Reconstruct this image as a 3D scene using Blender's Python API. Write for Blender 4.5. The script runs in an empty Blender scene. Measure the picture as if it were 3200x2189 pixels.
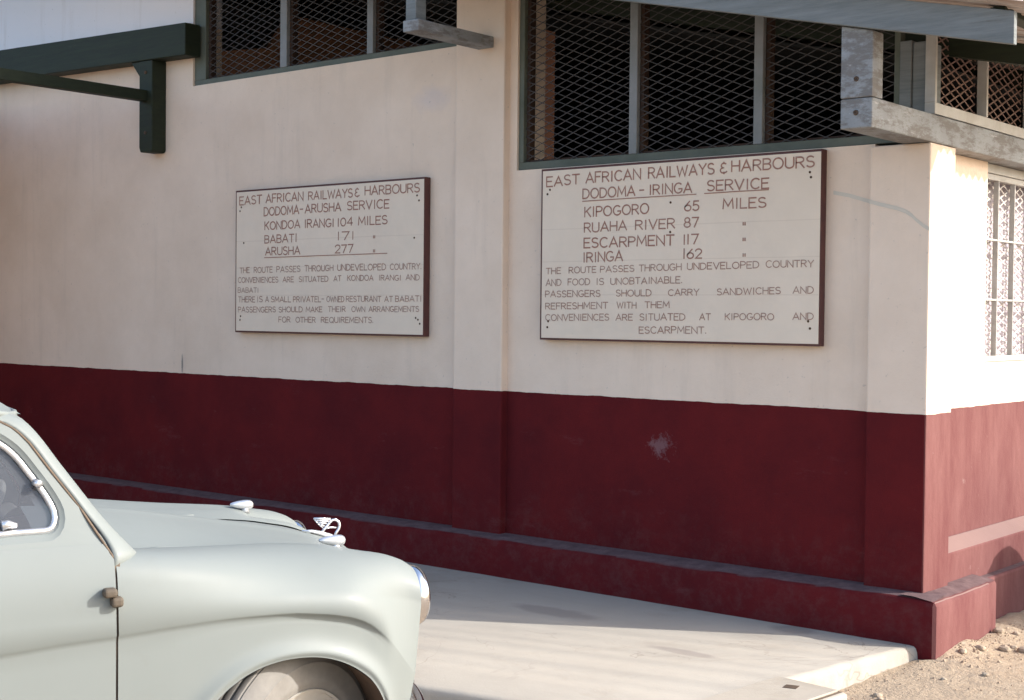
import bpy, bmesh, math, random
import numpy as np
from mathutils import Vector, Matrix, noise
from mathutils.geometry import tessellate_polygon

random.seed(7)
scene = bpy.context.scene
COL = scene.collection

# ------------------------------------------------------------------ camera
cam_data = bpy.data.cameras.new("camera")
cam = bpy.data.objects.new("camera", cam_data)
COL.objects.link(cam)
CR = Vector((0.76897246, 0.63919432, 0.01058225))
CU = Vector((-0.02381073, 0.01209542, 0.99964331))
CF = Vector((-0.63883833, 0.76895015, -0.02452073))
M = Matrix((CR, CU, -CF)).transposed().to_4x4()
M.translation = Vector((2.6271, -6.0752, 1.45))
cam.matrix_world = M
cam_data.sensor_width = 36.0
cam_data.lens = 49.84
cam_data.clip_start = 0.05
cam_data.clip_end = 2000
scene.camera = cam

# ------------------------------------------------------------------ light
SUN_EL = math.radians(30)
SUN_AZ = Vector((0.86, 0.51, 0)).normalized()
SUN_DIR = Vector((SUN_AZ.x * math.cos(SUN_EL), SUN_AZ.y * math.cos(SUN_EL), math.sin(SUN_EL)))
sun_data = bpy.data.lights.new("sun", 'SUN')
sun_data.energy = 2.4
sun_data.angle = math.radians(0.55)
sun_data.color = (1.0, 0.965, 0.90)
sun = bpy.data.objects.new("sun", sun_data)
COL.objects.link(sun)
sun.rotation_euler = (-SUN_DIR).to_track_quat('-Z', 'Y').to_euler()
world = bpy.data.worlds.new("World")
scene.world = world
world.use_nodes = True
wn = world.node_tree.nodes
wn.clear()
w_out = wn.new("ShaderNodeOutputWorld")
w_bg = wn.new("ShaderNodeBackground")
w_sky = wn.new("ShaderNodeTexSky")
w_sky.sky_type = 'NISHITA'
w_sky.sun_disc = False
w_sky.sun_elevation = SUN_EL
w_sky.sun_rotation = math.atan2(SUN_DIR.x, SUN_DIR.y)
w_sky.air_density = 1.0
w_sky.dust_density = 2.5
w_sky.ozone_density = 1.0
w_bg.inputs["Strength"].default_value = 0.15
world.node_tree.links.new(w_sky.outputs[0], w_bg.inputs[0])
world.node_tree.links.new(w_bg.outputs[0], w_out.inputs[0])
scene.view_settings.view_transform = 'Standard'
scene.view_settings.look = 'None'
scene.view_settings.gamma = 1.0
scene.view_settings.exposure = 1.4
scene.cycles.max_bounces = 8
scene.cycles.diffuse_bounces = 5
scene.cycles.use_denoising = True

# ------------------------------------------------------------------ materials
class NT:
    """small helper round a node tree"""
    def __init__(self, name):
        self.m = bpy.data.materials.new(name)
        self.m.use_nodes = True
        self.t = self.m.node_tree
        self.t.nodes.clear()
        self.out = self.t.nodes.new("ShaderNodeOutputMaterial")
        self.b = self.t.nodes.new("ShaderNodeBsdfPrincipled")
        self.t.links.new(self.b.outputs[0], self.out.inputs[0])
        tc = self.t.nodes.new("ShaderNodeTexCoord")
        self.co = tc.outputs["Object"]
    def n(self, typ, **kw):
        nd = self.t.nodes.new(typ)
        for k, v in kw.items():
            setattr(nd, k, v)
        return nd
    def l(self, a, b):
        self.t.links.new(a, b)
    def noise(self, scale, detail=4, rough=.55, vec=None, dist=0.0):
        nd = self.n("ShaderNodeTexNoise")
        nd.inputs["Scale"].default_value = scale
        nd.inputs["Detail"].default_value = detail
        nd.inputs["Roughness"].default_value = rough
        nd.inputs["Distortion"].default_value = dist
        self.l(vec if vec is not None else self.co, nd.inputs["Vector"])
        return nd.outputs[0]
    def scaled(self, sx, sy, sz, off=(0, 0, 0)):
        mp = self.n("ShaderNodeMapping")
        mp.inputs["Scale"].default_value = (sx, sy, sz)
        mp.inputs["Location"].default_value = off
        self.l(self.co, mp.inputs[0])
        return mp.outputs[0]
    def ramp(self, fac, lo, hi, a=0.0, b=1.0):
        nd = self.n("ShaderNodeMapRange")
        nd.inputs[1].default_value = lo
        nd.inputs[2].default_value = hi
        nd.inputs[3].default_value = a
        nd.inputs[4].default_value = b
        self.l(fac, nd.inputs[0])
        return nd.outputs[0]
    def mix(self, fac, a, b, mode='MIX'):
        nd = self.n("ShaderNodeMix", data_type='RGBA', blend_type=mode)
        for s, v in ((0, fac), (6, a), (7, b)):
            if hasattr(v, 'is_linked'):
                self.l(v, nd.inputs[s])
            elif s == 0:
                nd.inputs[0].default_value = v
            else:
                nd.inputs[s].default_value = (*v, 1)
        return nd.outputs[2]
    def math(self, op, a, b=0.0, c=None):
        nd = self.n("ShaderNodeMath", operation=op)
        for i, v in enumerate((a, b) if c is None else (a, b, c)):
            if hasattr(v, 'is_linked'):
                self.l(v, nd.inputs[i])
            else:
                nd.inputs[i].default_value = v
        return nd.outputs[0]
    def sep(self, v=None):
        nd = self.n("ShaderNodeSeparateXYZ")
        self.l(v if v is not None else self.co, nd.inputs[0])
        return nd.outputs
    def normal(self):
        return self.sep(self.n("ShaderNodeNewGeometry").outputs["Normal"])
    def spot(self, center, size):
        """0 at the centre, 1 on the edge of an ellipsoid"""
        mp = self.n("ShaderNodeVectorMath", operation='SUBTRACT')
        self.l(self.co, mp.inputs[0]); mp.inputs[1].default_value = center
        dv = self.n("ShaderNodeVectorMath", operation='DIVIDE')
        self.l(mp.outputs[0], dv.inputs[0]); dv.inputs[1].default_value = size
        ln = self.n("ShaderNodeVectorMath", operation='LENGTH')
        self.l(dv.outputs[0], ln.inputs[0])
        return ln.outputs["Value"]
    def bump(self, h, strength=.3, dist=.01):
        nd = self.n("ShaderNodeBump")
        nd.inputs["Strength"].default_value = strength
        nd.inputs["Distance"].default_value = dist
        self.l(h, nd.inputs["Height"])
        self.l(nd.outputs[0], self.b.inputs["Normal"])
    def col(self, v):
        if hasattr(v, 'is_linked'):
            self.l(v, self.b.inputs["Base Color"])
        else:
            self.b.inputs["Base Color"].default_value = (*v, 1)
    def set(self, rough=.7, metal=0.0, spec=.4, coat=0.0):
        self.b.inputs["Roughness"].default_value = rough
        self.b.inputs["Metallic"].default_value = metal
        self.b.inputs["Specular IOR Level"].default_value = spec
        self.b.inputs["Coat Weight"].default_value = coat
        self.b.inputs["Coat Roughness"].default_value = .12
        return self.m

def simple(name, c, c2=None, scale=6, rough=.7, metal=0.0, spec=.4, coat=0.0, bump=0.0, bscale=60, bdist=.004):
    t = NT(name)
    if c2 is None:
        c2 = tuple(x * .8 for x in c)
    t.col(t.mix(t.ramp(t.noise(scale, 6, .65), .3, .7), c, c2))
    if bump:
        t.bump(t.noise(bscale, 5, .7), bump, bdist)
    return t.set(rough, metal, spec, coat)

CREAM_A, CREAM_B = (.78, .635, .52), (.69, .55, .44)
MAROON_A, MAROON_B = (.118, .0110, .0125), (.078, .0085, .0110)
MAROON_SUN_A, MAROON_SUN_B = (.182, .082, .077), (.128, .046, .046)  # paler maroon for the sunny side, sunlight put into the colour
DADO_Z = 1.0225

def wall_paint(name):
    """cream limewash above, maroon distemper below a hand painted line;
    on the sunny (+x) side sunlight is put into the maroon as a streaky paler pink"""
    t = NT(name)
    x, y, z = t.sep()
    wob = t.ramp(t.noise(9, 3), 0, 1, -.006, .006)
    low = t.math('LESS_THAN', t.math('ADD', z, wob), DADO_Z)
    cream = t.mix(t.ramp(t.noise(1.6, 8, .68), .32, .68), CREAM_A, CREAM_B)
    # whiter, faintly lilac tone over the porch beam
    top = t.math('MULTIPLY', t.math('GREATER_THAN', t.math('ADD', z, t.math('MULTIPLY', x, .030)), 3.268), t.math('LESS_THAN', x, -5.3))
    cream = t.mix(top, cream, (.84, .80, .82))
    st = t.ramp(t.noise(1, 6, .7, t.scaled(7, 7, .6)), .55, .8)
    cream = t.mix(t.math('MULTIPLY', st, .35), cream, (.50, .41, .34))
    sp = t.ramp(t.noise(38, 3, .6), .66, .74)
    cream = t.mix(t.math('MULTIPLY', sp, .5), cream, (.36, .31, .28))
    # a blue smear and a dark drip on the upper wall
    s1 = t.ramp(t.math('ADD', t.spot((-3.1, .05, 2.72), (.16, 1, .09)), t.ramp(t.noise(14, 4), 0, 1, -.5, .5)), .4, 1, .24, 0)
    cream = t.mix(s1, cream, (.42, .42, .53))
    s2 = t.ramp(t.math('ADD', t.spot((-5.45, .05, 1.09), (.014, 1, .08)), t.ramp(t.noise(30, 3), 0, 1, -.5, .5)), .4, 1, .8, 0)
    cream = t.mix(s2, cream, (.16, .15, .15))
    mar = t.mix(t.ramp(t.noise(2.2, 7, .65), .3, .7), MAROON_A, MAROON_B)
    scr = t.ramp(t.noise(1, 7, .75, t.scaled(5, 5, 13)), .66, .80)
    mar = t.mix(t.math('MULTIPLY', scr, .28), mar, (.22, .10, .11))
    s3 = t.ramp(t.math('ADD', t.spot((-1.453, .05, .788), (.10, 1, .075)), t.ramp(t.noise(16, 7, .75), .3, .7, -.9, .9)), .15, .75, .32, 0)
    mar = t.mix(s3, mar, (.30, .22, .24))
    spl_ = t.math('MULTIPLY', t.ramp(t.math('ADD', z, t.ramp(t.noise(6, 6, .7), .3, .7, -.18, .18)), .22, .50, .38, 0), t.ramp(t.noise(13, 8, .8), .45, .68))
    mar = t.mix(spl_, mar, (.115, .05, .048))
    scu = t.ramp(t.noise(1, 8, .8, t.scaled(2.2, 2.2, 6)), .60, .72)
    mar = t.mix(t.math('MULTIPLY', scu, .22), mar, (.17, .075, .08))
    mar_sun = t.mix(t.ramp(t.noise(1, 7, .72, t.scaled(5, 5, 1.6)), .36, .68), MAROON_SUN_A, MAROON_SUN_B)  # streaky sunlit version of the maroon, painted on the +x side
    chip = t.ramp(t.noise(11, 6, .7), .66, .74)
    mar_sun = t.mix(t.math('MULTIPLY', chip, .5), mar_sun, (.30, .24, .22))
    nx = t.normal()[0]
    mar = t.mix(t.math('MULTIPLY', t.ramp(nx, .30, .5), t.ramp(x, -.16, -.14)), mar, mar_sun)
    # dust lies on every ledge
    nz = t.normal()[2]
    dust = t.mix(t.ramp(t.noise(16, 6, .7), .3, .7), (.17, .115, .115), (.095, .06, .063))
    mar = t.mix(t.ramp(nz, .90, .97), mar, dust)
    led = t.math('MULTIPLY', t.math('LESS_THAN', t.math('ABSOLUTE', t.math('SUBTRACT', nz, .81)), .06), t.ramp(nx, .3, .5))
    mar = t.mix(t.math('MULTIPLY', led, .75), mar, (.235, .165, .15))
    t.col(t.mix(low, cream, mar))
    hb = t.math('ADD', t.noise(7, 5, .6), t.math('MULTIPLY', t.noise(90, 4, .7), .35))
    t.bump(hb, .28, .012)
    return t.set(.9, 0, .12)

MT = {}
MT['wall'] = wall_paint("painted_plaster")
def grained(name, a, b, crack, rough=.7):
    t = NT(name)
    gr = t.noise(1, 8, .75, t.scaled(3, 9, 45))
    c = t.mix(t.ramp(gr, .35, .65), a, b)
    c = t.mix(t.math('MULTIPLY', t.ramp(t.noise(1, 7, .8, t.scaled(2, 5, 30, (1, 2, 3))), .62, .70), .6), c, crack)
    t.col(c)
    t.bump(gr, .35, .004)
    return t.set(rough, 0, .3)
MT['timber_green'] = grained("dark_green_timber", (.012, .016, .009), (.020, .028, .013), (.05, .05, .035), .65)
MT['timber_blue'] = grained("grey_blue_timber", (.20, .215, .22), (.135, .148, .15), (.10, .08, .06), .75)
MT['frame_green'] = simple("grey_green_frame", (.115, .125, .10), (.075, .085, .062), 6, .6, bump=.2)
MT['mullion'] = simple("mullion_paint", (.23, .235, .25), (.16, .17, .165), 5, .6, bump=.2)
MT['frame_dark'] = simple("rusty_frame_edge", (.06, .028, .016), (.035, .02, .015), 12, .8)
MT['frame_white'] = simple("white_frame_paint", (.46, .45, .43), (.36, .34, .31), 8, .6, bump=.2)
MT['mesh'] = simple("painted_expanded_mesh", (.055, .046, .044), (.04, .035, .034), 10, .7)
MT['mesh_red'] = simple("red_lead_mesh", (.19, .115, .095), (.13, .08, .068), 10, .75)
MT['mesh_white'] = simple("white_painted_mesh", (.58, .55, .52), (.42, .38, .36), 14, .7)
MT['blind'] = simple("faded_blind", (.46, .42, .45), (.38, .335, .38), 5, .9)
MT['terracotta'] = simple("unseen_screen_terracotta", (.50, .25, .14), (.40, .19, .11), 2.5, .95, bump=.2)
MT['pier_pink'] = simple("pink_pier", (.55, .27, .18), (.46, .22, .15), 6, .9)
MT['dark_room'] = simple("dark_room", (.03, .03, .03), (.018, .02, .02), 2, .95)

def peeling(name):
    t = NT(name)
    base = t.mix(t.ramp(t.noise(5, 6, .7), .3, .7), (.30, .315, .325), (.22, .225, .23))
    pe = t.ramp(t.noise(1, 9, .8, t.scaled(6, 4, 14)), .47, .56)
    base = t.mix(t.math('MULTIPLY', pe, .75), base, (.14, .122, .11))
    fl = t.ramp(t.noise(1, 8, .8, t.scaled(9, 3, 30, (3, 1, 2))), .60, .66)
    base = t.mix(t.math('MULTIPLY', fl, .7), base, (.46, .46, .47))
    ru = t.ramp(t.noise(21, 5, .7), .70, .76)
    base = t.mix(ru, base, (.11, .06, .035))
    t.col(base)
    t.bump(t.noise(1, 7, .75, t.scaled(12, 12, 40)), .5, .006)
    return t.set(.75, 0, .25)
MT['peel'] = peeling("peeling_white_timber")

def tin(name):
    t = NT(name)
    t.col(t.mix(t.ramp(t.noise(1, 6, .7, t.scaled(1.2, 9, 1.2)), .4, .65), (.42, .41, .40), (.24, .15, .11)))
    t.b.inputs["Metallic"].default_value = .3
    t.bump(t.noise(40, 4), .1, .002)
    return t.set(.55, .3, .4)
MT['tin'] = tin("weathered_roof_iron")

def concrete(name, base, base2, dirt):
    t = NT(name)
    c = t.mix(t.ramp(t.noise(1.6, 8, .68), .3, .7), base, base2)
    d = t.ramp(t.noise(.9, 7, .75, None, .6), .50, .68)
    c = t.mix(t.math('MULTIPLY', d, .75), c, dirt)
    f = t.ramp(t.noise(60, 4, .7), .62, .75)
    c = t.mix(t.math('MULTIPLY', f, .35), c, tuple(x * .6 for x in base))
    # trowel streaks
    s = t.ramp(t.noise(1, 6, .7, t.scaled(1.4, 9, 1)), .56, .74)
    c = t.mix(t.math('MULTIPLY', s, .25), c, tuple(x * .72 for x in base))
    for ce, si in (((-.69, -.90, 0), (.20, .05, .3)), ((-.55, -.17, 0), (.13, .10, .3)), ((-1.62, -.62, 0), (.3, .1, .3))):
        sp = t.ramp(t.math('ADD', t.spot(ce, si), t.ramp(t.noise(9, 4), 0, 1, -.35, .35)), .6, 1.0, .55, 0)
        c = t.mix(sp, c, (.21, .18, .165))
    cn = t.noise(1.1, 5, .55, None, 1.2)
    ck = t.math('MULTIPLY', t.ramp(t.math('ABSOLUTE', t.math('SUBTRACT', cn, .5)), 0, .006, 1, 0), t.ramp(t.noise(.9, 3), .45, .6))
    c = t.mix(t.math('MULTIPLY', ck, .55), c, (.17, .14, .115))
    sp2 = t.ramp(t.noise(24, 5, .7), .66, .74)
    c = t.mix(t.math('MULTIPLY', sp2, .30), c, (.25, .215, .175))
    t.col(c)
    h = t.math('ADD', t.noise(4, 6, .6), t.math('MULTIPLY', t.noise(110, 3, .7), .3))
    t.bump(h, .35, .012)
    return t.set(.9, 0, .25)
MT['slab'] = concrete("pavement_concrete", (.385, .352, .305), (.345, .312, .268), (.285, .245, .20))
MT['cover'] = concrete("cover_concrete", (.40, .355, .295), (.35, .31, .26), (.28, .24, .19))

def earth(name):
    t = NT(name)
    c = t.mix(t.ramp(t.noise(3, 8, .7), .3, .7), (.46, .365, .265), (.37, .28, .195))
    c = t.mix(t.ramp(t.noise(26, 6, .75), .5, .72), c, (.52, .43, .33))
    c = t.mix(t.ramp(t.noise(70, 4, .7), .62, .72), c, (.20, .12, .07))
    c = t.mix(t.ramp(t.noise(.25, 5), .4, .7), c, (.41, .32, .235))
    t.col(c)
    t.bump(t.math('ADD', t.noise(18, 7, .7), t.math('MULTIPLY', t.noise(90, 4, .7), .4)), .8, .03)
    return t.set(.95, 0, .15)
MT['earth'] = earth("sandy_earth")
MT['stone'] = simple("sandy_stone", (.44, .36, .27), (.28, .21, .15), 9, .95, bump=.6, bscale=40)
MT['gravel'] = simple("gravel_bits", (.42, .33, .24), (.25, .17, .115), 30, .95)

def paint_car(name):
    t = NT(name)
    c = t.mix(t.ramp(t.noise(1.1, 5, .6), .3, .7), (.192, .212, .207), (.178, .197, .192))
    d = t.ramp(t.noise(14, 6, .7), .58, .8)
    c = t.mix(t.math('MULTIPLY', d, .2), c, (.155, .15, .135))
    z = t.sep()[2]
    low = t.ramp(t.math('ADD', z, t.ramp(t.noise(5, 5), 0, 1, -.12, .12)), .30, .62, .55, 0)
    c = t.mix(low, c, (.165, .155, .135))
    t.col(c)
    m = t.set(.34, 0, .28, .05)
    t.l(t.ramp(t.noise(6, 4), .3, .7, .50, .62), t.b.inputs["Roughness"])
    t.b.inputs["Coat Roughness"].default_value = .22
    return m
MT['paint'] = paint_car("cream_car_paint")
MT['chrome'] = simple("chrome", (.78, .78, .80), (.70, .70, .72), 20, .14, 1.0)
MT['chrome_dull'] = simple("dull_chrome", (.80, .80, .82), (.68, .68, .70), 30, .32, .85)
MT['rubber'] = simple("black_rubber", (.02, .02, .02), (.03, .028, .026), 20, .8)
MT['gap'] = simple("panel_gap", (.15, .11, .078), (.09, .066, .048), 20, .9)
MT['under'] = simple("undercoat", (.10, .062, .042), (.055, .036, .026), 9, .95)
MT['seat'] = simple("beige_leather", (.42, .30, .22), (.36, .25, .18), 12, .6)
MT['dash'] = simple("dash_paint", (.30, .27, .22), (.26, .23, .19), 12, .5)
MT['lamp_glass'] = simple("headlamp_glass", (.75, .76, .74), (.68, .7, .68), 40, .1, 0, .6)

def tyre_mat(name):
    t = NT(name)
    c = t.mix(t.ramp(t.noise(8, 6, .7), .25, .7), (.25, .238, .22), (.165, .155, .143))
    t.col(c)
    t.bump(t.noise(60, 4), .2, .003)
    return t.set(.9, 0, .2)
MT['tyre'] = tyre_mat("dusty_tyre")
MT['hinge'] = simple('dusty_hinge', (.105, .082, .06), (.075, .06, .045), 30, .7)
MT['rim'] = simple("cream_rim", (.46, .445, .41), (.36, .335, .30), 9, .5)

def glass(name, tint, alpha):
    t = NT(name)
    tr = t.n("ShaderNodeBsdfTransparent")
    tr.inputs[0].default_value = (*tint, 1)
    gl = t.n("ShaderNodeBsdfGlossy")
    gl.inputs["Roughness"].default_value = .03
    df = t.n("ShaderNodeBsdfDiffuse")
    df.inputs[0].default_value = (.35, .37, .42, 1)
    fr = t.n("ShaderNodeFresnel"); fr.inputs[0].default_value = 1.5
    m1 = t.n("ShaderNodeMixShader"); m1.inputs[0].default_value = alpha
    t.l(tr.outputs[0], m1.inputs[1]); t.l(df.outputs[0], m1.inputs[2])
    m2 = t.n("ShaderNodeMixShader")
    t.l(fr.outputs[0], m2.inputs[0]); t.l(m1.outputs[0], m2.inputs[1]); t.l(gl.outputs[0], m2.inputs[2])
    t.l(m2.outputs[0], t.out.inputs[0])
    return t.m
MT['glass'] = glass("car_glass", (.55, .60, .66), .16)

def board_mat(name):
    t = NT(name)
    c = t.mix(t.ramp(t.noise(2.5, 6, .65), .3, .7), (.76, .64, .52), (.69, .575, .465))
    st = t.ramp(t.noise(1, 6, .7, t.scaled(3, 3, 22)), .62, .8)
    c = t.mix(t.math('MULTIPLY', st, .25), c, (.42, .34, .27))
    ru = t.ramp(t.noise(7, 5, .6), .735, .78)
    c = t.mix(t.math('MULTIPLY', ru, .7), c, (.33, .22, .13))
    zz = t.math('ADD', t.sep()[2], t.ramp(t.noise(2, 3), 0, 1, -.004, .004))
    for q in (.245, .425, .60):
        c = t.mix(t.ramp(t.math('ABSOLUTE', t.math('SUBTRACT', zz, q)), .0010, .0035, .16, 0), c, (.36, .25, .19))
    t.col(c)
    t.bump(t.noise(40, 4), .15, .003)
    return t.set(.7, 0, .25)
MT['board'] = board_mat("sign_board_paint")

def letter_mat(name, base, fade):
    t = NT(name)
    f = t.ramp(t.noise(9, 6, .75), .42, .72)
    c = t.mix(t.math('MULTIPLY', f, fade), base, (.50, .43, .37))
    c = t.mix(t.math('MULTIPLY', t.ramp(t.noise(55, 4, .7), .55, .75), fade), c, (.55, .48, .42))
    t.col(c)
    return t.set(.75, 0, .2)
MT['letters'] = letter_mat("brown_sign_paint", (.31, .15, .112), .30)
MT['letters_faded'] = letter_mat("faded_brown_sign_paint", (.345, .20, .155), .42)
MT['sign_edge'] = simple("maroon_sign_edge", (.105, .036, .030), (.07, .026, .025), 14, .6)
MT['nail'] = simple("rusty_nail", (.09, .045, .02), (.05, .03, .015), 30, .8)
MT['streak'] = simple("grey_paint_smear", (.545, .50, .43), (.60, .535, .455), 25, .85)
MT['black_iron'] = simple("rusty_iron", (.10, .065, .04), (.06, .04, .03), 20, .8)

# ------------------------------------------------------------------ mesh helpers
class MB:
    def __init__(self):
        self.v = []; self.f = []
    def add(self, vs, fs):
        o = len(self.v)
        self.v += [tuple(p) for p in vs]
        self.f += [tuple(i + o for i in q) for q in fs]
    def box(self, x0, x1, y0, y1, z0, z1):
        self.add([(x0, y0, z0), (x1, y0, z0), (x1, y1, z0), (x0, y1, z0), (x0, y0, z1), (x1, y0, z1), (x1, y1, z1), (x0, y1, z1)],
                 [(0, 3, 2, 1), (4, 5, 6, 7), (0, 1, 5, 4), (1, 2, 6, 5), (2, 3, 7, 6), (3, 0, 4, 7)])
    def prism(self, poly, d, axis):
        """convex/concave polygon of 3-D points pushed along vector d"""
        n = len(poly); d = Vector(d)
        a = [Vector(p) for p in poly]; b = [p + d for p in a]
        self.add(a + b, [tuple(range(n))[::-1], tuple(range(n, 2 * n))] + [(i, (i + 1) % n, n + (i + 1) % n, n + i) for i in range(n)])
    def grid(self, rows, close=False):
        n = len(rows[0]); vs = [p for r in rows for p in r]; fs = []
        for i in range(len(rows) - 1):
            for j in range(n - 1 if not close else n):
                k = (j + 1) % n
                fs.append((i * n + j, i * n + k, (i + 1) * n + k, (i + 1) * n + j))
        self.add(vs, fs)
    def tube(self, pts, r, n=8, caps=True):
        pts = [Vector(p) for p in pts]
        rr = r if isinstance(r, (list, tuple)) else [r] * len(pts)
        rows = []
        ref = None
        for i, p in enumerate(pts):
            d = (pts[min(i + 1, len(pts) - 1)] - pts[max(i - 1, 0)]).normalized()
            if ref is None:
                ref = d.orthogonal().normalized()
            ref = (ref - d * ref.dot(d)).normalized()
            bi = d.cross(ref)
            rows.append([p + (ref * math.cos(2 * math.pi * k / n) + bi * math.sin(2 * math.pi * k / n)) * rr[i] for k in range(n)])
        o = len(self.v)
        self.grid(rows, True)
        if caps:
            self.f.append(tuple(o + k for k in range(n))[::-1])
            e = o + (len(rows) - 1) * n
            self.f.append(tuple(e + k for k in range(n)))
    def lathe(self, prof, center, axis, n=32):
        """prof: (distance along axis, radius)"""
        axis = Vector(axis).normalized(); c = Vector(center)
        a = axis.orthogonal().normalized(); b = axis.cross(a)
        rows = [[c + axis * h + (a * math.cos(2 * math.pi * k / n) + b * math.sin(2 * math.pi * k / n)) * r for k in range(n)] for h, r in prof]
        self.grid(rows, True)
    def build(self, name, mat, parent=None, smooth=False, bevel=0.0, angle=35, segs=2):
        me = bpy.data.meshes.new(name)
        me.from_pydata(self.v, [], self.f)
        bm = bmesh.new(); bm.from_mesh(me)
        bmesh.ops.recalc_face_normals(bm, faces=bm.faces)
        bm.to_mesh(me); bm.free()
        me.materials.append(mat)
        ob = bpy.data.objects.new(name, me)
        COL.objects.link(ob)
        if parent is not None:
            ob.parent = parent
        if smooth:
            for p in me.polygons:
                p.use_smooth = True
            if smooth != 'all':
                try:
                    me.set_sharp_from_angle(angle=math.radians(angle))
                except Exception:
                    pass
        if bevel:
            md = ob.modifiers.new("bevel", 'BEVEL')
            md.width = bevel; md.segments = segs; md.limit_method = 'ANGLE'
        return ob

def empty(name, loc, label, cat, rz=0.0):
    e = bpy.data.objects.new(name, None)
    e.location = loc; e.rotation_euler = (0, 0, rz)
    COL.objects.link(e)
    e['label'] = label; e['category'] = cat
    return e

def box_part(name, mat, parent, dims, bevel=.004):
    mb = MB(); mb.box(*dims)
    return mb.build(name, mat, parent, bevel=bevel)

# ------------------------------------------------------------------ ground
def sstep(a, b, x):
    t = min(1, max(0, (x - a) / (b - a)))
    return t * t * (3 - 2 * t)

def ground_z(x, y):
    z = -.155 + .095 * sstep(-1.5, -.1, y) * sstep(-.6, .1, x) + (.028 * sstep(.30, .10, x) * sstep(-.25, .05, y) * (1 + noise.noise(Vector((x * 5, y * 5, 4)))) if x > .02 and -.3 < y < 3 else 0)
    if -6 < x < 8 and -9 < y < 8:
        z += .012 * noise.noise(Vector((x * 1.7, y * 1.7, 0))) + .006 * noise.noise(Vector((x * 6, y * 6, 3)))
        if x > -.3 and y > -3:
            z += .008 * noise.noise(Vector((x * 17, y * 17, 9)))
    return z

def coords(lo, hi, dlo, dhi, fine, grow=1.35):
    c = list(np.arange(dlo, dhi, fine))
    s = fine; a = dlo
    while a > lo:
        s *= grow; a -= s; c.insert(0, a)
    s = fine; b = c[-1]
    while b < hi:
        s *= grow; b += s; c.append(b)
    return c
gx = coords(-400, 400, -.4, 2.4, .035); gy = coords(-400, 400, -2.2, 2.4, .035)
mb = MB()
mb.grid([[(x, y, ground_z(x, y)) for x in gx] for y in gy])
g = mb.build("ground", MT['earth'], None, smooth='all')
g['kind'] = 'structure'; g['label'] = "sandy bare earth around the building and under the car"

# raised concrete pavement along the front wall
def slab_outline():
    pts = []
    def seg(a, b, n, j):
        for i in range(n):
            f = i / n
            nx, ny = (b[1] - a[1]), -(b[0] - a[0])
            L = math.hypot(nx, ny)
            k = j * (noise.noise(Vector((a[0] + (b[0] - a[0]) * f, a[1] + (b[1] - a[1]) * f, 1)) * 7) + .5 * noise.noise(Vector((a[0] + (b[0] - a[0]) * f, a[1] + (b[1] - a[1]) * f, 5)) * 25)) if 0 < i else 0
            pts.append((a[0] + (b[0] - a[0]) * f + nx / L * k, a[1] + (b[1] - a[1]) * f + ny / L * k))
    seg((-18, -.02), (.03, -.02), 2, 0)
    seg((.03, -.02), (-.06, -.55), 26, .018)
    seg((-.06, -.55), (-.24, -1.885), 60, .016)
    seg((-.24, -1.885), (-1.2, -2.086), 30, .006)
    seg((-1.2, -2.086), (-18, -5.55), 60, .008)
    pts.append((-18, -5.55))
    return pts
ol = slab_outline()
def inset(pl, d):
    n = len(pl); out = []
    for i, p in enumerate(pl):
        a = Vector(pl[i - 1]); b = Vector(pl[(i + 1) % n]); t = (b - a).normalized()
        out.append((p[0] - t.y * d * -1 * -1, p[1] + t.x * d * -1 * -1))
    return out
def area(pl):
    return sum(pl[i][0] * pl[(i + 1) % len(pl)][1] - pl[(i + 1) % len(pl)][0] * pl[i][1] for i in range(len(pl)))
sg = 1 if area(ol) > 0 else -1
def inset(pl, d):
    n = len(pl); out = []
    for i, p in enumerate(pl):
        a = Vector(pl[i - 1]); b = Vector(pl[(i + 1) % n]); t = (b - a)
        t = t.normalized() if t.length > 1e-6 else Vector((1, 0))
        out.append((p[0] - t.y * d * sg, p[1] + t.x * d * sg))
    return out
mb = MB()
rings = [(ol, -.4, -.02), (ol, -.12, -.008), (ol, -.03, 0), (ol, -.012, .006), (ol, -.003, .016), (ol, 0, .035)]
rows = []
for pl, z, d in rings:
    q = inset(pl, d)
    rows.append([(x, y, z + (.006 * noise.noise(Vector((x * 9, y * 9, z * 30))) if z > -.2 and z < -.001 else 0)) for x, y in q])
mb.grid(rows, True)
top = [Vector(p) for p in rows[-1]]
o = len(mb.v) - len(top)
for tri in tessellate_polygon([top]):
    mb.f.append(tuple(o + i for i in tri))
pv = mb.build("pavement", MT['slab'], None, smooth=True, angle=50)
pv['kind'] = 'structure'; pv['label'] = "raised pale concrete pavement along the front wall"

# ------------------------------------------------------------------ the station building
bld = empty("station_building", (0, 0, 0), "cream and maroon plastered building with mesh windows and low corrugated roof", "building")
Yp = .0525                                  # panel plane; piers stand at y = 0
def roof_z(x):                              # underside of the verge board
    xx = x if x > -9 else -18 - x
    return 2.6466 - .223 * xx
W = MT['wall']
# piers
box_part("pier", W, bld, (-2.862, -2.497, 0, .32, -.3, 3.32), .008)
box_part("pier", W, bld, (-.292, 0, 0, .282, -.3, 2.243), .008)
# front wall panels
mb = MB()
mb.prism([(-18, Yp, -.3), (-5.347, Yp, -.3), (-5.347, Yp, 3.9), (-9, Yp, 4.70), (-18, Yp, 2.70)], (0, .30 - Yp, 0), 1)
mb.box(-5.347, -2.862, Yp, .30, -.3, 3.004)
mb.box(-2.497, -2.443, Yp, .30, -.3, 3.32)
mb.box(-2.443, -.292, Yp, .30, -.3, 2.259)
mb.box(-.30, -.12, .26, .30, -.3, 2.243)
me_front = mb.build("front_wall", W, bld)
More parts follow.
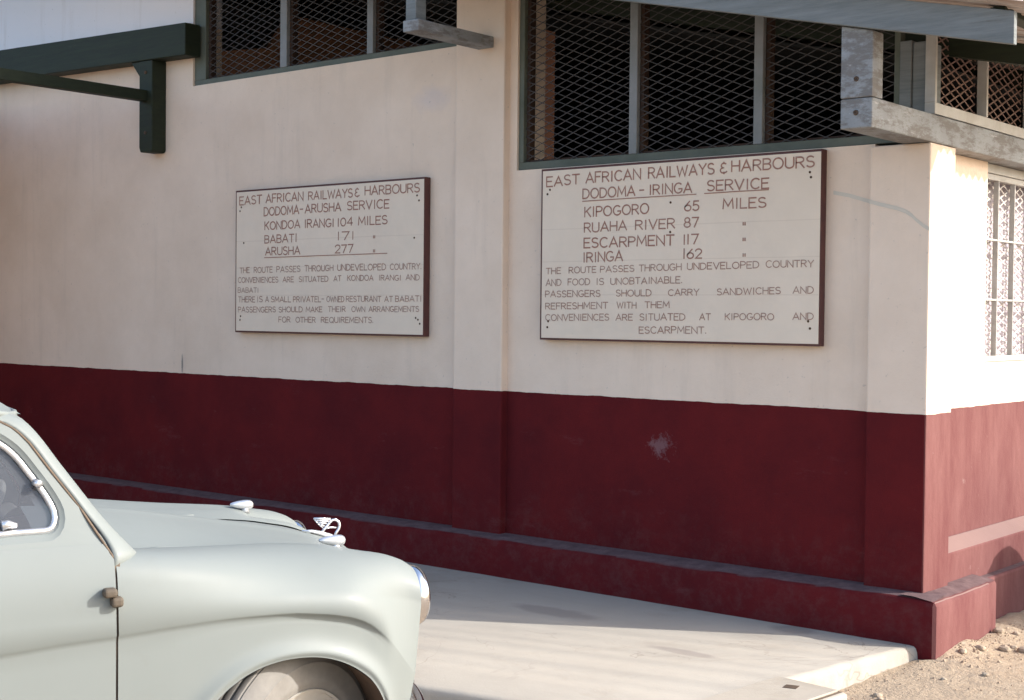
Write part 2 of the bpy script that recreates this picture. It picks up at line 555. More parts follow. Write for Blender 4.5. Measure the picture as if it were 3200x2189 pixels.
# side wall
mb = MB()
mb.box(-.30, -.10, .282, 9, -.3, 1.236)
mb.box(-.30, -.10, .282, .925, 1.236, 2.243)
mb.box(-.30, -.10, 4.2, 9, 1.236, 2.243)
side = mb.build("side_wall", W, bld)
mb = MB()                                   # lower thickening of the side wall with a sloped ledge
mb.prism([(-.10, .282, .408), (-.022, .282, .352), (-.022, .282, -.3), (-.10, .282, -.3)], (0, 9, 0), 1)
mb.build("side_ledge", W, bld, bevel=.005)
# plinth with a slightly sloping, uneven top
def plinth_rows(pts, inward):
    rows = []
    for (x, y) in pts:
        j = .007 * noise.noise(Vector((x * 3, y * 3, 2))) + .004 * noise.noise(Vector((x * 14, y * 14, 2)))
        k = .006 * noise.noise(Vector((x * 4, y * 4, 7))) + .003 * noise.noise(Vector((x * 19, y * 19, 7)))
        ix, iy = inward(x, y)
        rows.append([(x, y, -.35), (x + ix * k, y + iy * k, .02), (x + ix * k, y + iy * k, .183 + j), (x + ix * .006, y + iy * .006, .199 + j), (x + ix * .022, y + iy * .022, .206 + j),
                     (x + ix * .106, y + iy * .106, .218 + j * .3), (x + ix * .17, y + iy * .17, .220)])
    return rows
mb = MB()
mb.grid(plinth_rows([(x, -.103) for x in np.arange(-18, .0, .06)] + [(.05, -.103), (.09, -.103)], lambda x, y: (0, 1)))
rowsP = plinth_rows([(.102, -.095), (.104, -.06)] + [(.104, y) for y in np.arange(0, .60, .03)] + [(.104, .605), (.098, .62)], lambda x, y: (-1, 0))
mb.grid(rowsP)
a = plinth_rows([(.09, -.103)], lambda x, y: (0, 1))[0]; b = rowsP[0]
mb.grid([a, b])
e = rowsP[-1]
mb.grid([e, [(p[0] - .01, .63, p[2] - (.006 if p[2] > .1 else 0)) for p in e], [(-.12, .632, p[2] - (.02 if p[2] > .1 else 0)) for p in e]])
mb.build("plinth", W, bld, smooth=True, angle=45)
box_part("side_plinth", W, bld, (-.05, .03, .60, 9, -.35, .195), .012)
# a faint grey smear of paint across the corner pier
sm = [(-.50, 2.045), (-.416, 2.027), (-.33, 2.0), (-.233, 1.974), (-.16, 1.955), (-.115, 1.939), (-.085, 1.92), (-.062, 1.898), (-.03, 1.872), (-.002, 1.856)]
mb = MB()
for part in ([p for p in sm if p[0] <= -.30], [p for p in sm if p[0] >= -.29]):
    yy = Yp - .0015 if part[0][0] < -.3 else -.0015
    if part[0][0] > -.3:
        part = [(-.291, 1.990)] + part
    else:
        part = part + [(-.293, 1.991)]
    mb.grid([[(x, yy, z - .009), (x, yy, z + .009)] for x, z in part])
mb.build("paint_smear", MT['streak'], bld)

# --- windows -------------------------------------------------------
def clip_line(poly, p, d):
    """clip the 2-D line p + t d to a convex polygon"""
    t0, t1 = -1e9, 1e9
    n = len(poly)
    A = sum(poly[i][0] * poly[(i + 1) % n][1] - poly[(i + 1) % n][0] * poly[i][1] for i in range(n))
    for i in range(n):
        a = poly[i]; b = poly[(i + 1) % n]
        ex, ey = b[0] - a[0], b[1] - a[1]
        nx, ny = (-ey, ex) if A > 0 else (ey, -ex)
        den = nx * d[0] + ny * d[1]; num = nx * (a[0] - p[0]) + ny * (a[1] - p[1])
        if abs(den) < 1e-9:
            if num > 0: return None
            continue
        t = num / den
        if den > 0: t0 = max(t0, t)
        else: t1 = min(t1, t)
    return (t0, t1) if t1 > t0 + 1e-4 else None

def expanded_mesh(poly, to3, nrm, pitch=.0445, slope=.40, wid=.0046, dep=.003):
    """diamond mesh of slanting strands over a convex 2-D polygon"""
    mb = MB()
    xs = [p[0] for p in poly]; zs = [p[1] for p in poly]
    nrm = Vector(nrm)
    for s, off in ((slope, 0.0), (-slope, .0012)):
        L = math.hypot(1, s); d = (1 / L, s / L); q = (-d[1] * wid / 2, d[0] * wid / 2)
        lo = min(zs) - abs(s) * (max(xs) - min(xs)) - .1; hi = max(zs) + abs(s) * (max(xs) - min(xs)) + .1
        k = 0
        c = lo - (lo % pitch)
        while c < hi:
            jj = random.uniform(-.0026, .0026)
            r = clip_line(poly, (xs[0], c + jj), d)
            if r:
                p0 = (xs[0] + d[0] * r[0], c + jj + d[1] * r[0]); p1 = (xs[0] + d[0] * r[1], c + jj + d[1] * r[1] + random.uniform(-.005, .005))
                pts = [Vector(to3(p0[0] + q[0], p0[1] + q[1])), Vector(to3(p1[0] + q[0], p1[1] + q[1])), Vector(to3(p1[0] - q[0], p1[1] - q[1])), Vector(to3(p0[0] - q[0], p0[1] - q[1]))]
                f = [p + nrm * off for p in pts]; bck = [p + nrm * (off + dep) for p in pts]
                mb.add(f + bck, [(0, 1, 2, 3), (7, 6, 5, 4), (0, 4, 5, 1), (1, 5, 6, 2), (2, 6, 7, 3), (3, 7, 4, 0)])
            c += pitch
    return mb

def front_window(x0, x1, z0, mulls, sill_h, stile, top_off):
    """window in the front wall: frame > mullions, mesh panels"""
    fr = MB()
    zt = lambda x: roof_z(x) - top_off
    yf, yb = .066, .115
    fr.box(x0, x1, yf, yb, z0, z0 + sill_h)
    fr.prism([(x0, yf, z0 + sill_h), (x0 + stile, yf, z0 + sill_h), (x0 + stile, yf, zt(x0 + stile)), (x0, yf, zt(x0))], (0, yb - yf, 0), 1)
    fr.prism([(x1 - .03, yf, z0 + sill_h), (x1, yf, z0 + sill_h), (x1, yf, zt(x1)), (x1 - .03, yf, zt(x1 - .03))], (0, yb - yf, 0), 1)
    fr.prism([(x0, yf - .002, zt(x0)), (x1, yf - .002, zt(x1)), (x1, yf - .002, zt(x1) + .05), (x0, yf - .002, zt(x0) + .05)], (0, yb - yf + .004, 0), 1)
    w = fr.build("window", MT['frame_green'], bld, bevel=.003)
    edges = [x0 + stile] + [m for p in mulls for m in p] + [x1 - .03]
    for a, b in mulls:
        m = MB()
        m.prism([(a, yf - .004, z0 + sill_h), (b, yf - .004, z0 + sill_h), (b, yf - .004, zt(b)), (a, yf - .004, zt(a))], (0, .03, 0), 1)
        m.build("mullion", MT['mullion'], w, bevel=.003)
    m = MB()
    for i in range(0, len(edges), 2):
        a, b = edges[i], edges[i + 1]
        m.prism([(a, .094, z0 + sill_h), (a + .022, .094, z0 + sill_h), (a + .022, .094, zt(a + .022)), (a, .094, zt(a))], (0, .045, 0), 1)
        m.box(a + .022, b, .098, .135, z0 + sill_h, z0 + sill_h + .014)
    m.build("inner_frame", MT['frame_dark'], w)
    for i in range(0, len(edges), 2):
        a, b = edges[i], edges[i + 1]
        poly = [(a, z0 + sill_h), (b, z0 + sill_h), (b, zt(b)), (a, zt(a))]
        expanded_mesh(poly, lambda x, z: (x, .086, z), (0, 1, 0)).build("wire_mesh", MT['mesh'], w)
    return w
front_window(-5.345, -2.862, 3.006, [(-4.456, -4.392), (-3.655, -3.603)], .036, .12, -.085)
front_window(-2.442, -.182, 2.261, [(-1.690, -1.640), (-.944, -.894)], .042, .035, -.085)

# corner post and side clerestory
box_part("corner_post", MT['timber_blue'], bld, (-.182, -.125, .058, .22, 2.262, 2.72), .004)
box_part("corner_post", MT['timber_blue'], bld, (-.123, -.052, .066, .22, 2.371, 2.71), .004)
def side_window(y0, y1, z0, z1, xf, ymull, ztrans, frame_mat, mesh_mat, rail, stile, thick, backing=None):
    fr = MB()
    fr.box(xf - thick, xf, y0, y1, z0, z0 + rail)
    fr.box(xf - thick, xf, y0, y0 + stile, z0 + rail, z1)
    fr.box(xf - thick, xf, y1 - stile, y1, z0 + rail, z1)
    fr.box(xf - thick, xf, y0 + stile, y1 - stile, z1 - .03, z1)
    w = fr.build("window", frame_mat, bld, bevel=.003)
    for k, (a, b) in enumerate(ymull):
        m = MB(); m.box(xf - thick + .004, xf + .003, a, b, z0 + rail, z1 - .03); m.build("mullion", frame_mat, w, bevel=.003)
    for (a, b) in ztrans:
        m = MB()
        ed = [y0 + stile] + [q for p in ymull for q in p] + [y1 - stile]
        for i in range(0, len(ed), 2):
            m.box(xf - thick + .006, xf + .001, ed[i], ed[i + 1], a, b)
        m.build("transom", frame_mat, w, bevel=.002)
    ed = [y0 + stile] + [q for p in ymull for q in p] + [y1 - stile]
    for i in range(0, len(ed), 2):
        poly = [(ed[i], z0 + rail), (ed[i + 1], z0 + rail), (ed[i + 1], z1 - .03), (ed[i], z1 - .03)]
        expanded_mesh(poly, lambda y, z: (xf - thick - .004, y, z), (-1, 0, 0), wid=.0075).build("wire_mesh", mesh_mat, w)
    if backing:
        m = MB(); m.box(xf - thick - .10, xf - thick - .09, y0, y1, z0, z1); m.build("blind", backing, w)
    return w
side_window(.05, 8.95, 2.376, 2.86, -.006, [(.645, .667), (1.26, 1.282), (1.9, 1.94), (2.55, 2.59), (3.2, 3.24), (3.9, 3.94), (4.6, 4.64), (5.3, 5.34), (6.0, 6.04), (6.7, 6.74), (7.4, 7.44), (8.1, 8.14)], [], MT['frame_white'], MT['mesh_red'], .052, .021, .05)
side_window(.925, 4.2, 1.238, 2.195, -.125, [(1.135, 1.145), (1.36, 1.37), (1.6, 1.61), (1.9, 1.91), (2.2, 2.21), (2.6, 2.61), (3.0, 3.01), (3.5, 3.51)], [(1.550, 1.560), (1.856, 1.866)], MT['frame_white'], MT['mesh_white'], .03, .02, .03, MT['blind'])
box_part("window_head", MT['frame_white'], bld, (-.19, -.118, .925, 4.2, 2.197, 2.2435), .003)

# cantilevered timbers that carry the verge
box_part("wall_beam", MT['peel'], bld, (-.142, .002, -.60, 9, 2.245, 2.370), .006)
pst = MB(); pst.prism([(-.142, -.602, 2.372), (.002, -.602, 2.372), (.002, -.602, roof_z(.002) - .002), (-.142, -.602, roof_z(-.142) - .002)], (0, .10, 0), 1)
pst.build("verge_post", MT['peel'], bld, bevel=.005)
box_part("verge_bracket", MT['peel'], bld, (-2.69, -2.575, -.615, -.001, 2.950, 3.012), .005)
pst = MB(); pst.prism([(-2.68, -.604, 3.013), (-2.605, -.604, 3.013), (-2.605, -.604, roof_z(-2.605) - .002), (-2.68, -.604, roof_z(-2.68) - .002)], (0, .08, 0), 1)
pst.build("verge_post", MT['timber_blue'], bld, bevel=.004)
for yb_, xb_, zb_ in ((-.603, -.07, 2.31), (-.603, -.07, 2.45)):
    mb = MB(); mb.lathe([(0, .0001), (.006, .007), (.005, .010), (0, .012)], (xb_, yb_, zb_), (0, -1, 0), 8); mb.build('bolt', MT['black_iron'], bld, smooth=True)
for xb_, zb_ in ((-5.72, 3.12), (-5.72, 2.70)):
    mb = MB(); mb.lathe([(0, .0001), (.007, .008), (.006, .012), (0, .014)], (xb_, -.0685, zb_), (0, -1, 0), 8); mb.build('bolt', MT['black_iron'], bld, smooth=True)
# verge board
mb = MB()
for (xa, xb) in ((-9, .60), (-18.6, -9)):
    mb.prism([(xa, -.635, roof_z(xa)), (xb, -.635, roof_z(xb)), (xb, -.635, roof_z(xb) + .128), (xa, -.635, roof_z(xa) + .128)], (0, .032, 0), 1)
mb.build("verge_board", MT['timber_blue'], bld, bevel=.003)
# rafters and purlins below the roof
for y in (.32, 1.6, 3.2, 4.8, 6.4, 8.0):
    mb = MB(); mb.prism([(-9, y, roof_z(-9) + .02), (.62, y, roof_z(.62) + .02), (.62, y, roof_z(.62) + .115), (-9, y, roof_z(-9) + .115)], (0, .06, 0), 1); mb.build('rafter', MT['timber_green'], bld)
for x in (.52, -.6, -1.8, -3.0, -4.2, -5.4):
    box_part('purlin', MT['timber_green'], bld, (x - .03, x + .03, -.60, 9, roof_z(x) + .117, roof_z(x) + .143))
# corrugated sheets
mb = MB()
ys = np.arange(-.70, 9.0, .076 / 8)
def corr(x, y):
    return roof_z(x) + .155 + .012 * math.cos(2 * math.pi * y / .076)
for xa, xb in ((-9, .655), (-18.7, -9)):
    xs = [xa, xb]
    mb.grid([[(x, y, corr(x, y)) for y in ys] for x in xs])
rf = mb.build("roof", MT['tin'], bld, smooth='all')
md = rf.modifiers.new("sheet", 'SOLIDIFY'); md.thickness = .0015
mb = MB(); mb.tube([(-9, -.70, roof_z(-9) + .17), (-9, 9, roof_z(-9) + .17)], .06, 10)
mb.build("ridge_cap", MT['tin'], bld, smooth=True)

# interior
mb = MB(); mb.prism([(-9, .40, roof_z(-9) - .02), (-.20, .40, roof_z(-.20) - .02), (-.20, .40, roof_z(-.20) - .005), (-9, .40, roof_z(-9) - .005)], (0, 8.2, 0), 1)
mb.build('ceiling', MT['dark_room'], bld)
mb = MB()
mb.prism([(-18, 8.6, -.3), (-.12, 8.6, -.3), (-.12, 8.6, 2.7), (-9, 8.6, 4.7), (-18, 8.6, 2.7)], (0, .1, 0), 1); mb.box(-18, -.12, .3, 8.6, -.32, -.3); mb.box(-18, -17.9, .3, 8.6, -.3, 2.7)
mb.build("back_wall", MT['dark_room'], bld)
mb = MB()
mb.prism([(-5.42, .36, -.3), (-5.42, .36, 3.30), (-5.42, .86, 3.40), (-5.42, 1.03, 3.66), (-5.42, 3.1, 3.66), (-5.42, 3.1, -.3)], (-.12, 0, 0), 0)
mb.build("partition", MT['terracotta'], bld)
mb = MB(); mb.box(-2.66, -2.50, .36, .46, -.3, 3.1)
mb.build("inner_pier", MT['pier_pink'], bld)

# timber frame of the porch at the left: wall beam, wall post, arm, gusset
tb = lambda x: 3.412 + .030 * (-5.268 - x)
bb_ = lambda x: 3.193 + .022 * (-5.268 - x)
mb = MB(); mb.prism([(-9.6, -.075, bb_(-9.6)), (-5.268, -.075, bb_(-5.268)), (-5.268, -.075, tb(-5.268)), (-9.6, -.075, tb(-9.6))], (0, .075 + Yp - .001, 0), 1)
mb.build("porch_beam", MT['timber_green'], bld, bevel=.006)
mb = MB()
rws = []
for x in np.arange(-9.6, -5.34, .08):
    h = .018 + .012 * noise.noise(Vector((x * 2.5, 0, 0)))
    zt_ = tb(x) + .0005
    rws.append([(x, -.06, zt_), (x, -.02, zt_ + h * .6), (x, Yp - .0005, zt_ + .002 + h)])
mb.grid(rws); mb.build("mortar_fillet", MT['cover'], bld, smooth='all')
mb = MB()
mb.prism([(-5.795, -.068, 2.60), (-5.78, -.068, 2.566), (-5.665, -.068, 2.562), (-5.645, -.068, 2.575), (-5.645, -.068, 3.2), (-5.795, -.068, 3.203)], (0, .068 + Yp - .001, 0), 1)
mb.build("porch_post", MT['timber_green'], bld, bevel=.006)
mb = MB()
mb.prism([(-5.90, -.06, 3.2055), (-5.7955, -.06, 3.2035), (-5.7955, -.06, 3.09)], (0, .09, 0), 1)
mb.build("porch_gusset", MT['timber_green'], bld, bevel=.004)
mb = MB()
mb.box(-5.775, -5.70, -3.2, -.0685, 2.92, 2.995)
mb.build("porch_arm", MT['timber_green'], bld, bevel=.004)
box_part("porch_arm", MT['timber_green'], bld, (-9.0, -8.92, -3.2, -.0685, 2.92, 2.995))
mb = MB()
yq = np.arange(-3.6, -.72, .076 / 4)
mb = MB()
for (x0, x1) in ((-11.0, -6.62),):
    mb.box(x0, x1, -3.6, -.75, 3.05, 3.10)
mb.box(-6.0, -5.9, -3.6, -3.5, -.3, 3.04); mb.box(-11.0, -5.6, -3.65, -3.55, 2.996, 3.048)
mb.build("unseen_shade_roof", MT['timber_green'], bld)  # deck added out of view to keep sky light off the left wall
box_part("unseen_shade_screen", MT['terracotta'], bld, (-8.35, -8.25, -3.4, -.08, -.2, 3.0))  # added out of view to darken the left end of the wall
box_part("unseen_shade_roof", MT['timber_green'], bld, (-11.0, -7.95, -.74, -.08, 3.05, 3.10))  # rest of the added deck, blocking sky light close to the wall

# ------------------------------------------------------------------ lettering
def arc(cx, cy, rx, ry, a0, a1, n=10):
    return [(cx + rx * math.cos(math.radians(a0 + (a1 - a0) * i / n)), cy + ry * math.sin(math.radians(a0 + (a1 - a0) * i / n))) for i in range(n + 1)]
G = {
 'A': (.70, [[(0, 0), (.35, 1), (.70, 0)], [(.11, .32), (.59, .32)]]),
 'B': (.56, [[(0, 0), (0, 1), (.30, 1)] + arc(.30, .76, .23, .24, 90, -90) + [(0, .52)], [(.0, .52), (.32, .52)] + arc(.32, .26, .24, .26, 90, -90) + [(0, 0)]]),
 'C': (.64, [arc(.36, .5, .36, .5, 48, 312, 18)]),
 'D': (.62, [[(0, 0), (0, 1), (.22, 1)] + arc(.22, .5, .40, .5, 90, -90, 14) + [(0, 0)]]),
 'E': (.52, [[(.52, 1), (0, 1), (0, 0), (.52, 0)], [(0, .53), (.44, .53)]]),
 'F': (.50, [[(.50, 1), (0, 1), (0, 0)], [(0, .52), (.42, .52)]]),
 'G': (.68, [arc(.36, .5, .36, .5, 50, 330, 18) + [(.68, .42), (.40, .42)]]),
 'H': (.60, [[(0, 0), (0, 1)], [(.60, 0), (.60, 1)], [(0, .52), (.60, .52)]]),
 'I': (.02, [[(.01, 0), (.01, 1)]]),
 'J': (.42, [[(.42, 1), (.42, .2)] + arc(.21, .2, .21, .2, 0, -180)]),
 'K': (.58, [[(0, 0), (0, 1)], [(.56, 1), (0, .42)], [(.18, .60), (.58, 0)]]),
 'L': (.48, [[(0, 1), (0, 0), (.48, 0)]]),
 'M': (.76, [[(0, 0), (.06, 1), (.38, .25), (.70, 1), (.76, 0)]]),
 'N': (.62, [[(0, 0), (0, 1), (.62, 0), (.62, 1)]]),
 'O': (.74, [arc(.37, .5, .37, .5, 90, 450, 24)]),
 'P': (.54, [[(0, 0), (0, 1), (.28, 1)] + arc(.28, .74, .26, .26, 90, -90) + [(0, .48)]]),
 'Q': (.74, [arc(.37, .5, .37, .5, 90, 450, 24), [(.45, .25), (.74, -.05)]]),
 'R': (.58, [[(0, 0), (0, 1), (.28, 1)] + arc(.28, .75, .26, .25, 90, -90) + [(0, .50)], [(.26, .50), (.58, 0)]]),
 'S': (.54, [arc(.27, .755, .25, .245, 35, 270, 12) + arc(.27, .255, .27, .255, 90, -148, 12)[1:]]),
 'T': (.60, [[(0, 1), (.60, 1)], [(.30, 1), (.30, 0)]]),
 'U': (.60, [[(0, 1), (0, .30)] + arc(.30, .30, .30, .30, 180, 360, 12) + [(.60, 1)]]),
 'V': (.66, [[(0, 1), (.33, 0), (.66, 1)]]),
 'W': (.92, [[(0, 1), (.22, 0), (.46, .85), (.70, 0), (.92, 1)]]),
 'X': (.6, [[(0, 0), (.6, 1)], [(.6, 0), (0, 1)]]),
 'Y': (.62, [[(0, 1), (.31, .48), (.62, 1)], [(.31, .48), (.31, 0)]]),
 '0': (.56, [arc(.28, .5, .28, .5, 90, 450, 22)]),
 '1': (.04, [[(.02, 0), (.02, 1)]]),
 '2': (.54, [arc(.27, .73, .26, .27, 170, -30, 10) + [(.02, 0), (.54, 0)]]),
 '4': (.58, [[(.44, 0), (.44, 1), (0, .30), (.58, .30)]]),
 '5': (.52, [[(.48, 1), (.08, 1), (.05, .56)] + arc(.24, .32, .27, .31, 125, -145, 14)]),
 '6': (.54, [[(.42, 1)] + arc(.27, .30, .27, .30, 150, 510, 20)]),
 '7': (.52, [[(0, 1), (.52, 1), (.18, 0)]]),
 '8': (.52, [arc(.26, .76, .21, .24, 90, 450, 18), arc(.26, .27, .26, .26, 90, 450, 18)]),
 '-': (.4, [[(0, .5), (.4, .5)]]),
 '.': (.05, [[(.0, .03), (.05, .03)]]),
 '"': (.3, [[(.06, 1), (.06, .72)], [(.24, 1), (.24, .72)]]),
 '&': (.62, [arc(.34, .745, .24, .235, 40, 255, 12) + arc(.34, .265, .32, .265, 105, 330, 14)[1:], [(.34, 1.08), (.34, .94)], [(.36, .08), (.36, -.08)]]),
}
def ribbon(mb, pts, w, y):
    P = [Vector((p[0], p[1])) for p in pts]
    Q = [P[0]]
    for p in P[1:]:
        if (p - Q[-1]).length > w * .08: Q.append(p)
    if len(Q) < 2: return
    closed = (Q[0] - Q[-1]).length < w * .5 and len(Q) > 6
    L = []; n = len(Q)
    for i in range(n):
        if closed:
            a = Q[(i - 1) % (n - 1)]; b = Q[(i + 1) % (n - 1)] if i < n - 1 else Q[1]
        else:
            a = Q[max(i - 1, 0)]; b = Q[min(i + 1, n - 1)]
        d0 = (Q[i] - a); d1 = (b - Q[i])
        if d0.length < 1e-9: d0 = d1
        if d1.length < 1e-9: d1 = d0
        d0 = d0.normalized(); d1 = d1.normalized()
        t = (d0 + d1)
        t = t.normalized() if t.length > .2 else d1
        nn = Vector((-t.y, t.x)); k = 1 / max(.45, abs(nn.dot(Vector((-d1.y, d1.x)))))
        p = Q[i]
        if not closed and i == 0: p = p - d1 * w * .35
        if not closed and i == n - 1: p = p + d0 * w * .35
        ww = w * random.uniform(.93, 1.07)
        L.append([(p.x + nn.x * ww / 2 * k, y, p.y + nn.y * ww / 2 * k), (p.x - nn.x * ww / 2 * k, y, p.y - nn.y * ww / 2 * k)])
    mb.grid(L)

def write_word(mb, word, x0, z0, x1, z1, h, weight):
    gap = .17
    nat = sum(G[c][0] for c in word) + gap * (len(word) - 1)
    for c, n in zip(word, word[1:]):
        if c in '1I' or n in '1I': nat += .09
    wdt = (x1 - x0); sx = wdt / nat if nat > .05 else h * .6
    sx = min(sx, h * 1.35) if len(word) < 2 else sx
    x = x0
    for i, c in enumerate(word):
        gw, strokes = G[c]
        f = (x - x0) / max(wdt, 1e-6)
        zb = z0 + (z1 - z0) * f + random.uniform(-.0009, .0009)
        hh = h * random.uniform(.975, 1.025)
        lean = random.uniform(-.012, .012)
        for k, s in enumerate(strokes):
            ribbon(mb, [(x + px * sx + lean * py * h, zb + py * hh) for px, py in s], h * weight, -.0012 - .00025 * (k + (i % 2) * 2))
        x += (gw + gap) * sx
        if i + 1 < len(word) and (c in '1I' or word[i + 1] in '1I'): x += .09 * sx
LT= [('EAST',-4.773,2.16,-4.55,2.161,0.053),('AFRICAN',-4.508,2.164,-4.151,2.164,0.052),('RAILWAYS',-4.1,2.165,-3.702,2.165,0.05),('&',-3.682,2.167,-3.641,2.169,0.047),('HARBOURS',-3.593,2.171,-3.137,2.169,0.051),('DODOMA',-4.527,2.079,-4.19,2.082,0.052),('-',-4.178,2.082,-4.153,2.083,0.051),('ARUSHA',-4.131,2.083,-3.804,2.085,0.051),('SERVICE',-3.747,2.087,-3.387,2.085,0.05),('KONDOA',-4.518,1.988,-4.179,1.991,0.05),('IRANGI',-4.129,1.99,-3.872,1.988,0.049),('104',-3.828,1.988,-3.7,1.995,0.048),('MILES',-3.648,1.991,-3.402,1.99,0.049),('BABATI',-4.518,1.902,-4.214,1.904,0.049),('171',-3.827,1.905,-3.694,1.906,0.048),('"',-3.521,1.875,-3.498,1.874,0.047),('ARUSHA',-4.51,1.823,-4.177,1.824,0.049),('277',-3.853,1.824,-3.695,1.825,0.048),('"',-3.52,1.789,-3.497,1.79,0.047),('THE',-4.766,1.71,-4.668,1.711,0.034),('ROUTE',-4.623,1.711,-4.44,1.712,0.035),('PASSES',-4.399,1.712,-4.174,1.713,0.036),('THROUGH',-4.131,1.715,-3.869,1.715,0.035),('UNDEVELOPED',-3.83,1.716,-3.41,1.715,0.036),('COUNTRY.',-3.373,1.716,-3.118,1.716,0.034),('CONVENIENCES',-4.783,1.646,-4.384,1.646,0.034),('ARE',-4.339,1.647,-4.235,1.647,0.033),('SITUATED',-4.184,1.648,-3.914,1.649,0.033),('AT',-3.864,1.65,-3.797,1.651,0.032),('KONDOA',-3.74,1.652,-3.516,1.652,0.032),('IRANGI',-3.463,1.652,-3.287,1.651,0.031),('AND',-3.241,1.652,-3.131,1.652,0.032),('BABATI',-4.785,1.581,-4.581,1.581,0.031),('THERE',-4.779,1.518,-4.613,1.519,0.035),('IS',-4.585,1.519,-4.536,1.519,0.035),('A',-4.508,1.519,-4.473,1.519,0.035),('SMALL',-4.451,1.52,-4.261,1.52,0.034),('PRIVATEL-',-4.237,1.52,-3.953,1.522,0.034),('OWNED',-3.926,1.522,-3.77,1.522,0.033),('RESTURANT',-3.75,1.523,-3.448,1.524,0.033),('AT',-3.418,1.524,-3.35,1.525,0.032),('BABATI',-3.327,1.525,-3.118,1.526,0.032),('PASSENGERS',-4.781,1.451,-4.407,1.454,0.034),('SHOULD',-4.375,1.454,-4.15,1.457,0.033),('MAKE',-4.116,1.457,-3.967,1.458,0.032),('THEIR',-3.912,1.459,-3.757,1.46,0.032),('OWN',-3.701,1.461,-3.585,1.462,0.031),('ARRANGEMENTS',-3.552,1.462,-3.133,1.465,0.031),('FOR',-4.376,1.389,-4.265,1.39,0.034),('OTHER',-4.212,1.39,-4.028,1.392,0.033),('REQUIREMENTS.',-3.975,1.392,-3.515,1.396,0.033)]
RT= [('EAST',-2.184,2.152,-1.961,2.158,0.051),('AFRICAN',-1.917,2.159,-1.566,2.162,0.052),('RAILWAYS',-1.516,2.162,-1.124,2.164,0.052),('&',-1.089,2.164,-1.051,2.167,0.049),('HARBOURS',-1.023,2.168,-0.574,2.166,0.051),('DODOMA',-1.937,2.076,-1.6,2.078,0.05),('-',-1.57,2.079,-1.535,2.079,0.048),('IRINGA',-1.504,2.078,-1.253,2.078,0.049),('SERVICE',-1.161,2.08,-0.815,2.078,0.049),('KIPOGORO',-1.923,1.979,-1.513,1.982,0.05),('65',-1.294,1.985,-1.209,1.986,0.047),('MILES',-1.069,1.987,-0.829,1.987,0.048),('RUAHA',-1.924,1.896,-1.65,1.902,0.048),('RIVER',-1.593,1.901,-1.352,1.902,0.047),('87',-1.295,1.902,-1.211,1.903,0.047),('"',-0.957,1.873,-0.936,1.873,0.044),('ESCARPMENT',-1.925,1.814,-1.355,1.816,0.05),('117',-1.295,1.818,-1.21,1.82,0.047),('"',-0.956,1.795,-0.935,1.795,0.044),('IRINGA',-1.924,1.737,-1.673,1.742,0.05),('162',-1.295,1.746,-1.189,1.746,0.047),('"',-0.955,1.719,-0.934,1.72,0.045),('THE',-2.181,1.677,-2.08,1.678,0.032),('ROUTE',-2.024,1.679,-1.844,1.682,0.032),('PASSES',-1.815,1.682,-1.599,1.684,0.032),('THROUGH',-1.567,1.685,-1.309,1.688,0.032),('UNDEVELOPED',-1.273,1.689,-0.863,1.693,0.032),('COUNTRY',-0.823,1.694,-0.569,1.694,0.032),('AND',-2.181,1.612,-2.077,1.614,0.034),('FOOD',-2.03,1.615,-1.884,1.616,0.033),('IS',-1.836,1.616,-1.792,1.617,0.033),('UNOBTAINABLE.',-1.747,1.617,-1.304,1.623,0.032),('PASSENGERS',-2.184,1.551,-1.815,1.554,0.033),('SHOULD',-1.711,1.555,-1.49,1.557,0.032),('CARRY',-1.385,1.559,-1.202,1.561,0.031),('SANDWICHES',-1.096,1.562,-0.743,1.567,0.031),('AND',-0.675,1.568,-0.568,1.569,0.031),('REFRESHMENT',-2.182,1.485,-1.764,1.491,0.033),('WITH',-1.705,1.492,-1.583,1.494,0.032),('THEM',-1.528,1.495,-1.378,1.497,0.032),('CONVENIENCES',-2.181,1.423,-1.756,1.429,0.033),('ARE',-1.711,1.429,-1.605,1.431,0.032),('SITUATED',-1.559,1.431,-1.283,1.435,0.033),('AT',-1.196,1.436,-1.132,1.437,0.031),('KIPOGORO',-1.048,1.438,-0.777,1.441,0.031),('AND',-0.674,1.443,-0.566,1.444,0.031),('ESCARPMENT.',-1.562,1.364,-1.158,1.37,0.033)]
LU= [(-4.519, 1.807), (-3.399, 1.814)]
RU= [(-1.938, 2.062), (-1.226, 2.067), (-1.177, 2.068), (-0.815, 2.07)]
LN= [(-4.756, 2.144), (-4.769, 2.119), (-3.157, 2.149), (-3.141, 2.119), (-3.177, 1.901), (-4.758, 1.425), (-4.763, 1.4), (-3.159, 1.428), (-3.141, 1.418), (-3.126, 1.394), (-4.729, 1.908)]
RN= [(-2.161, 2.134), (-2.178, 2.111), (-0.596, 2.142), (-0.59, 2.118), (-1.379, 2.032), (-1.379, 1.882), (-2.164, 1.419), (-2.169, 1.387), (-0.593, 1.436), (-0.583, 1.402)]

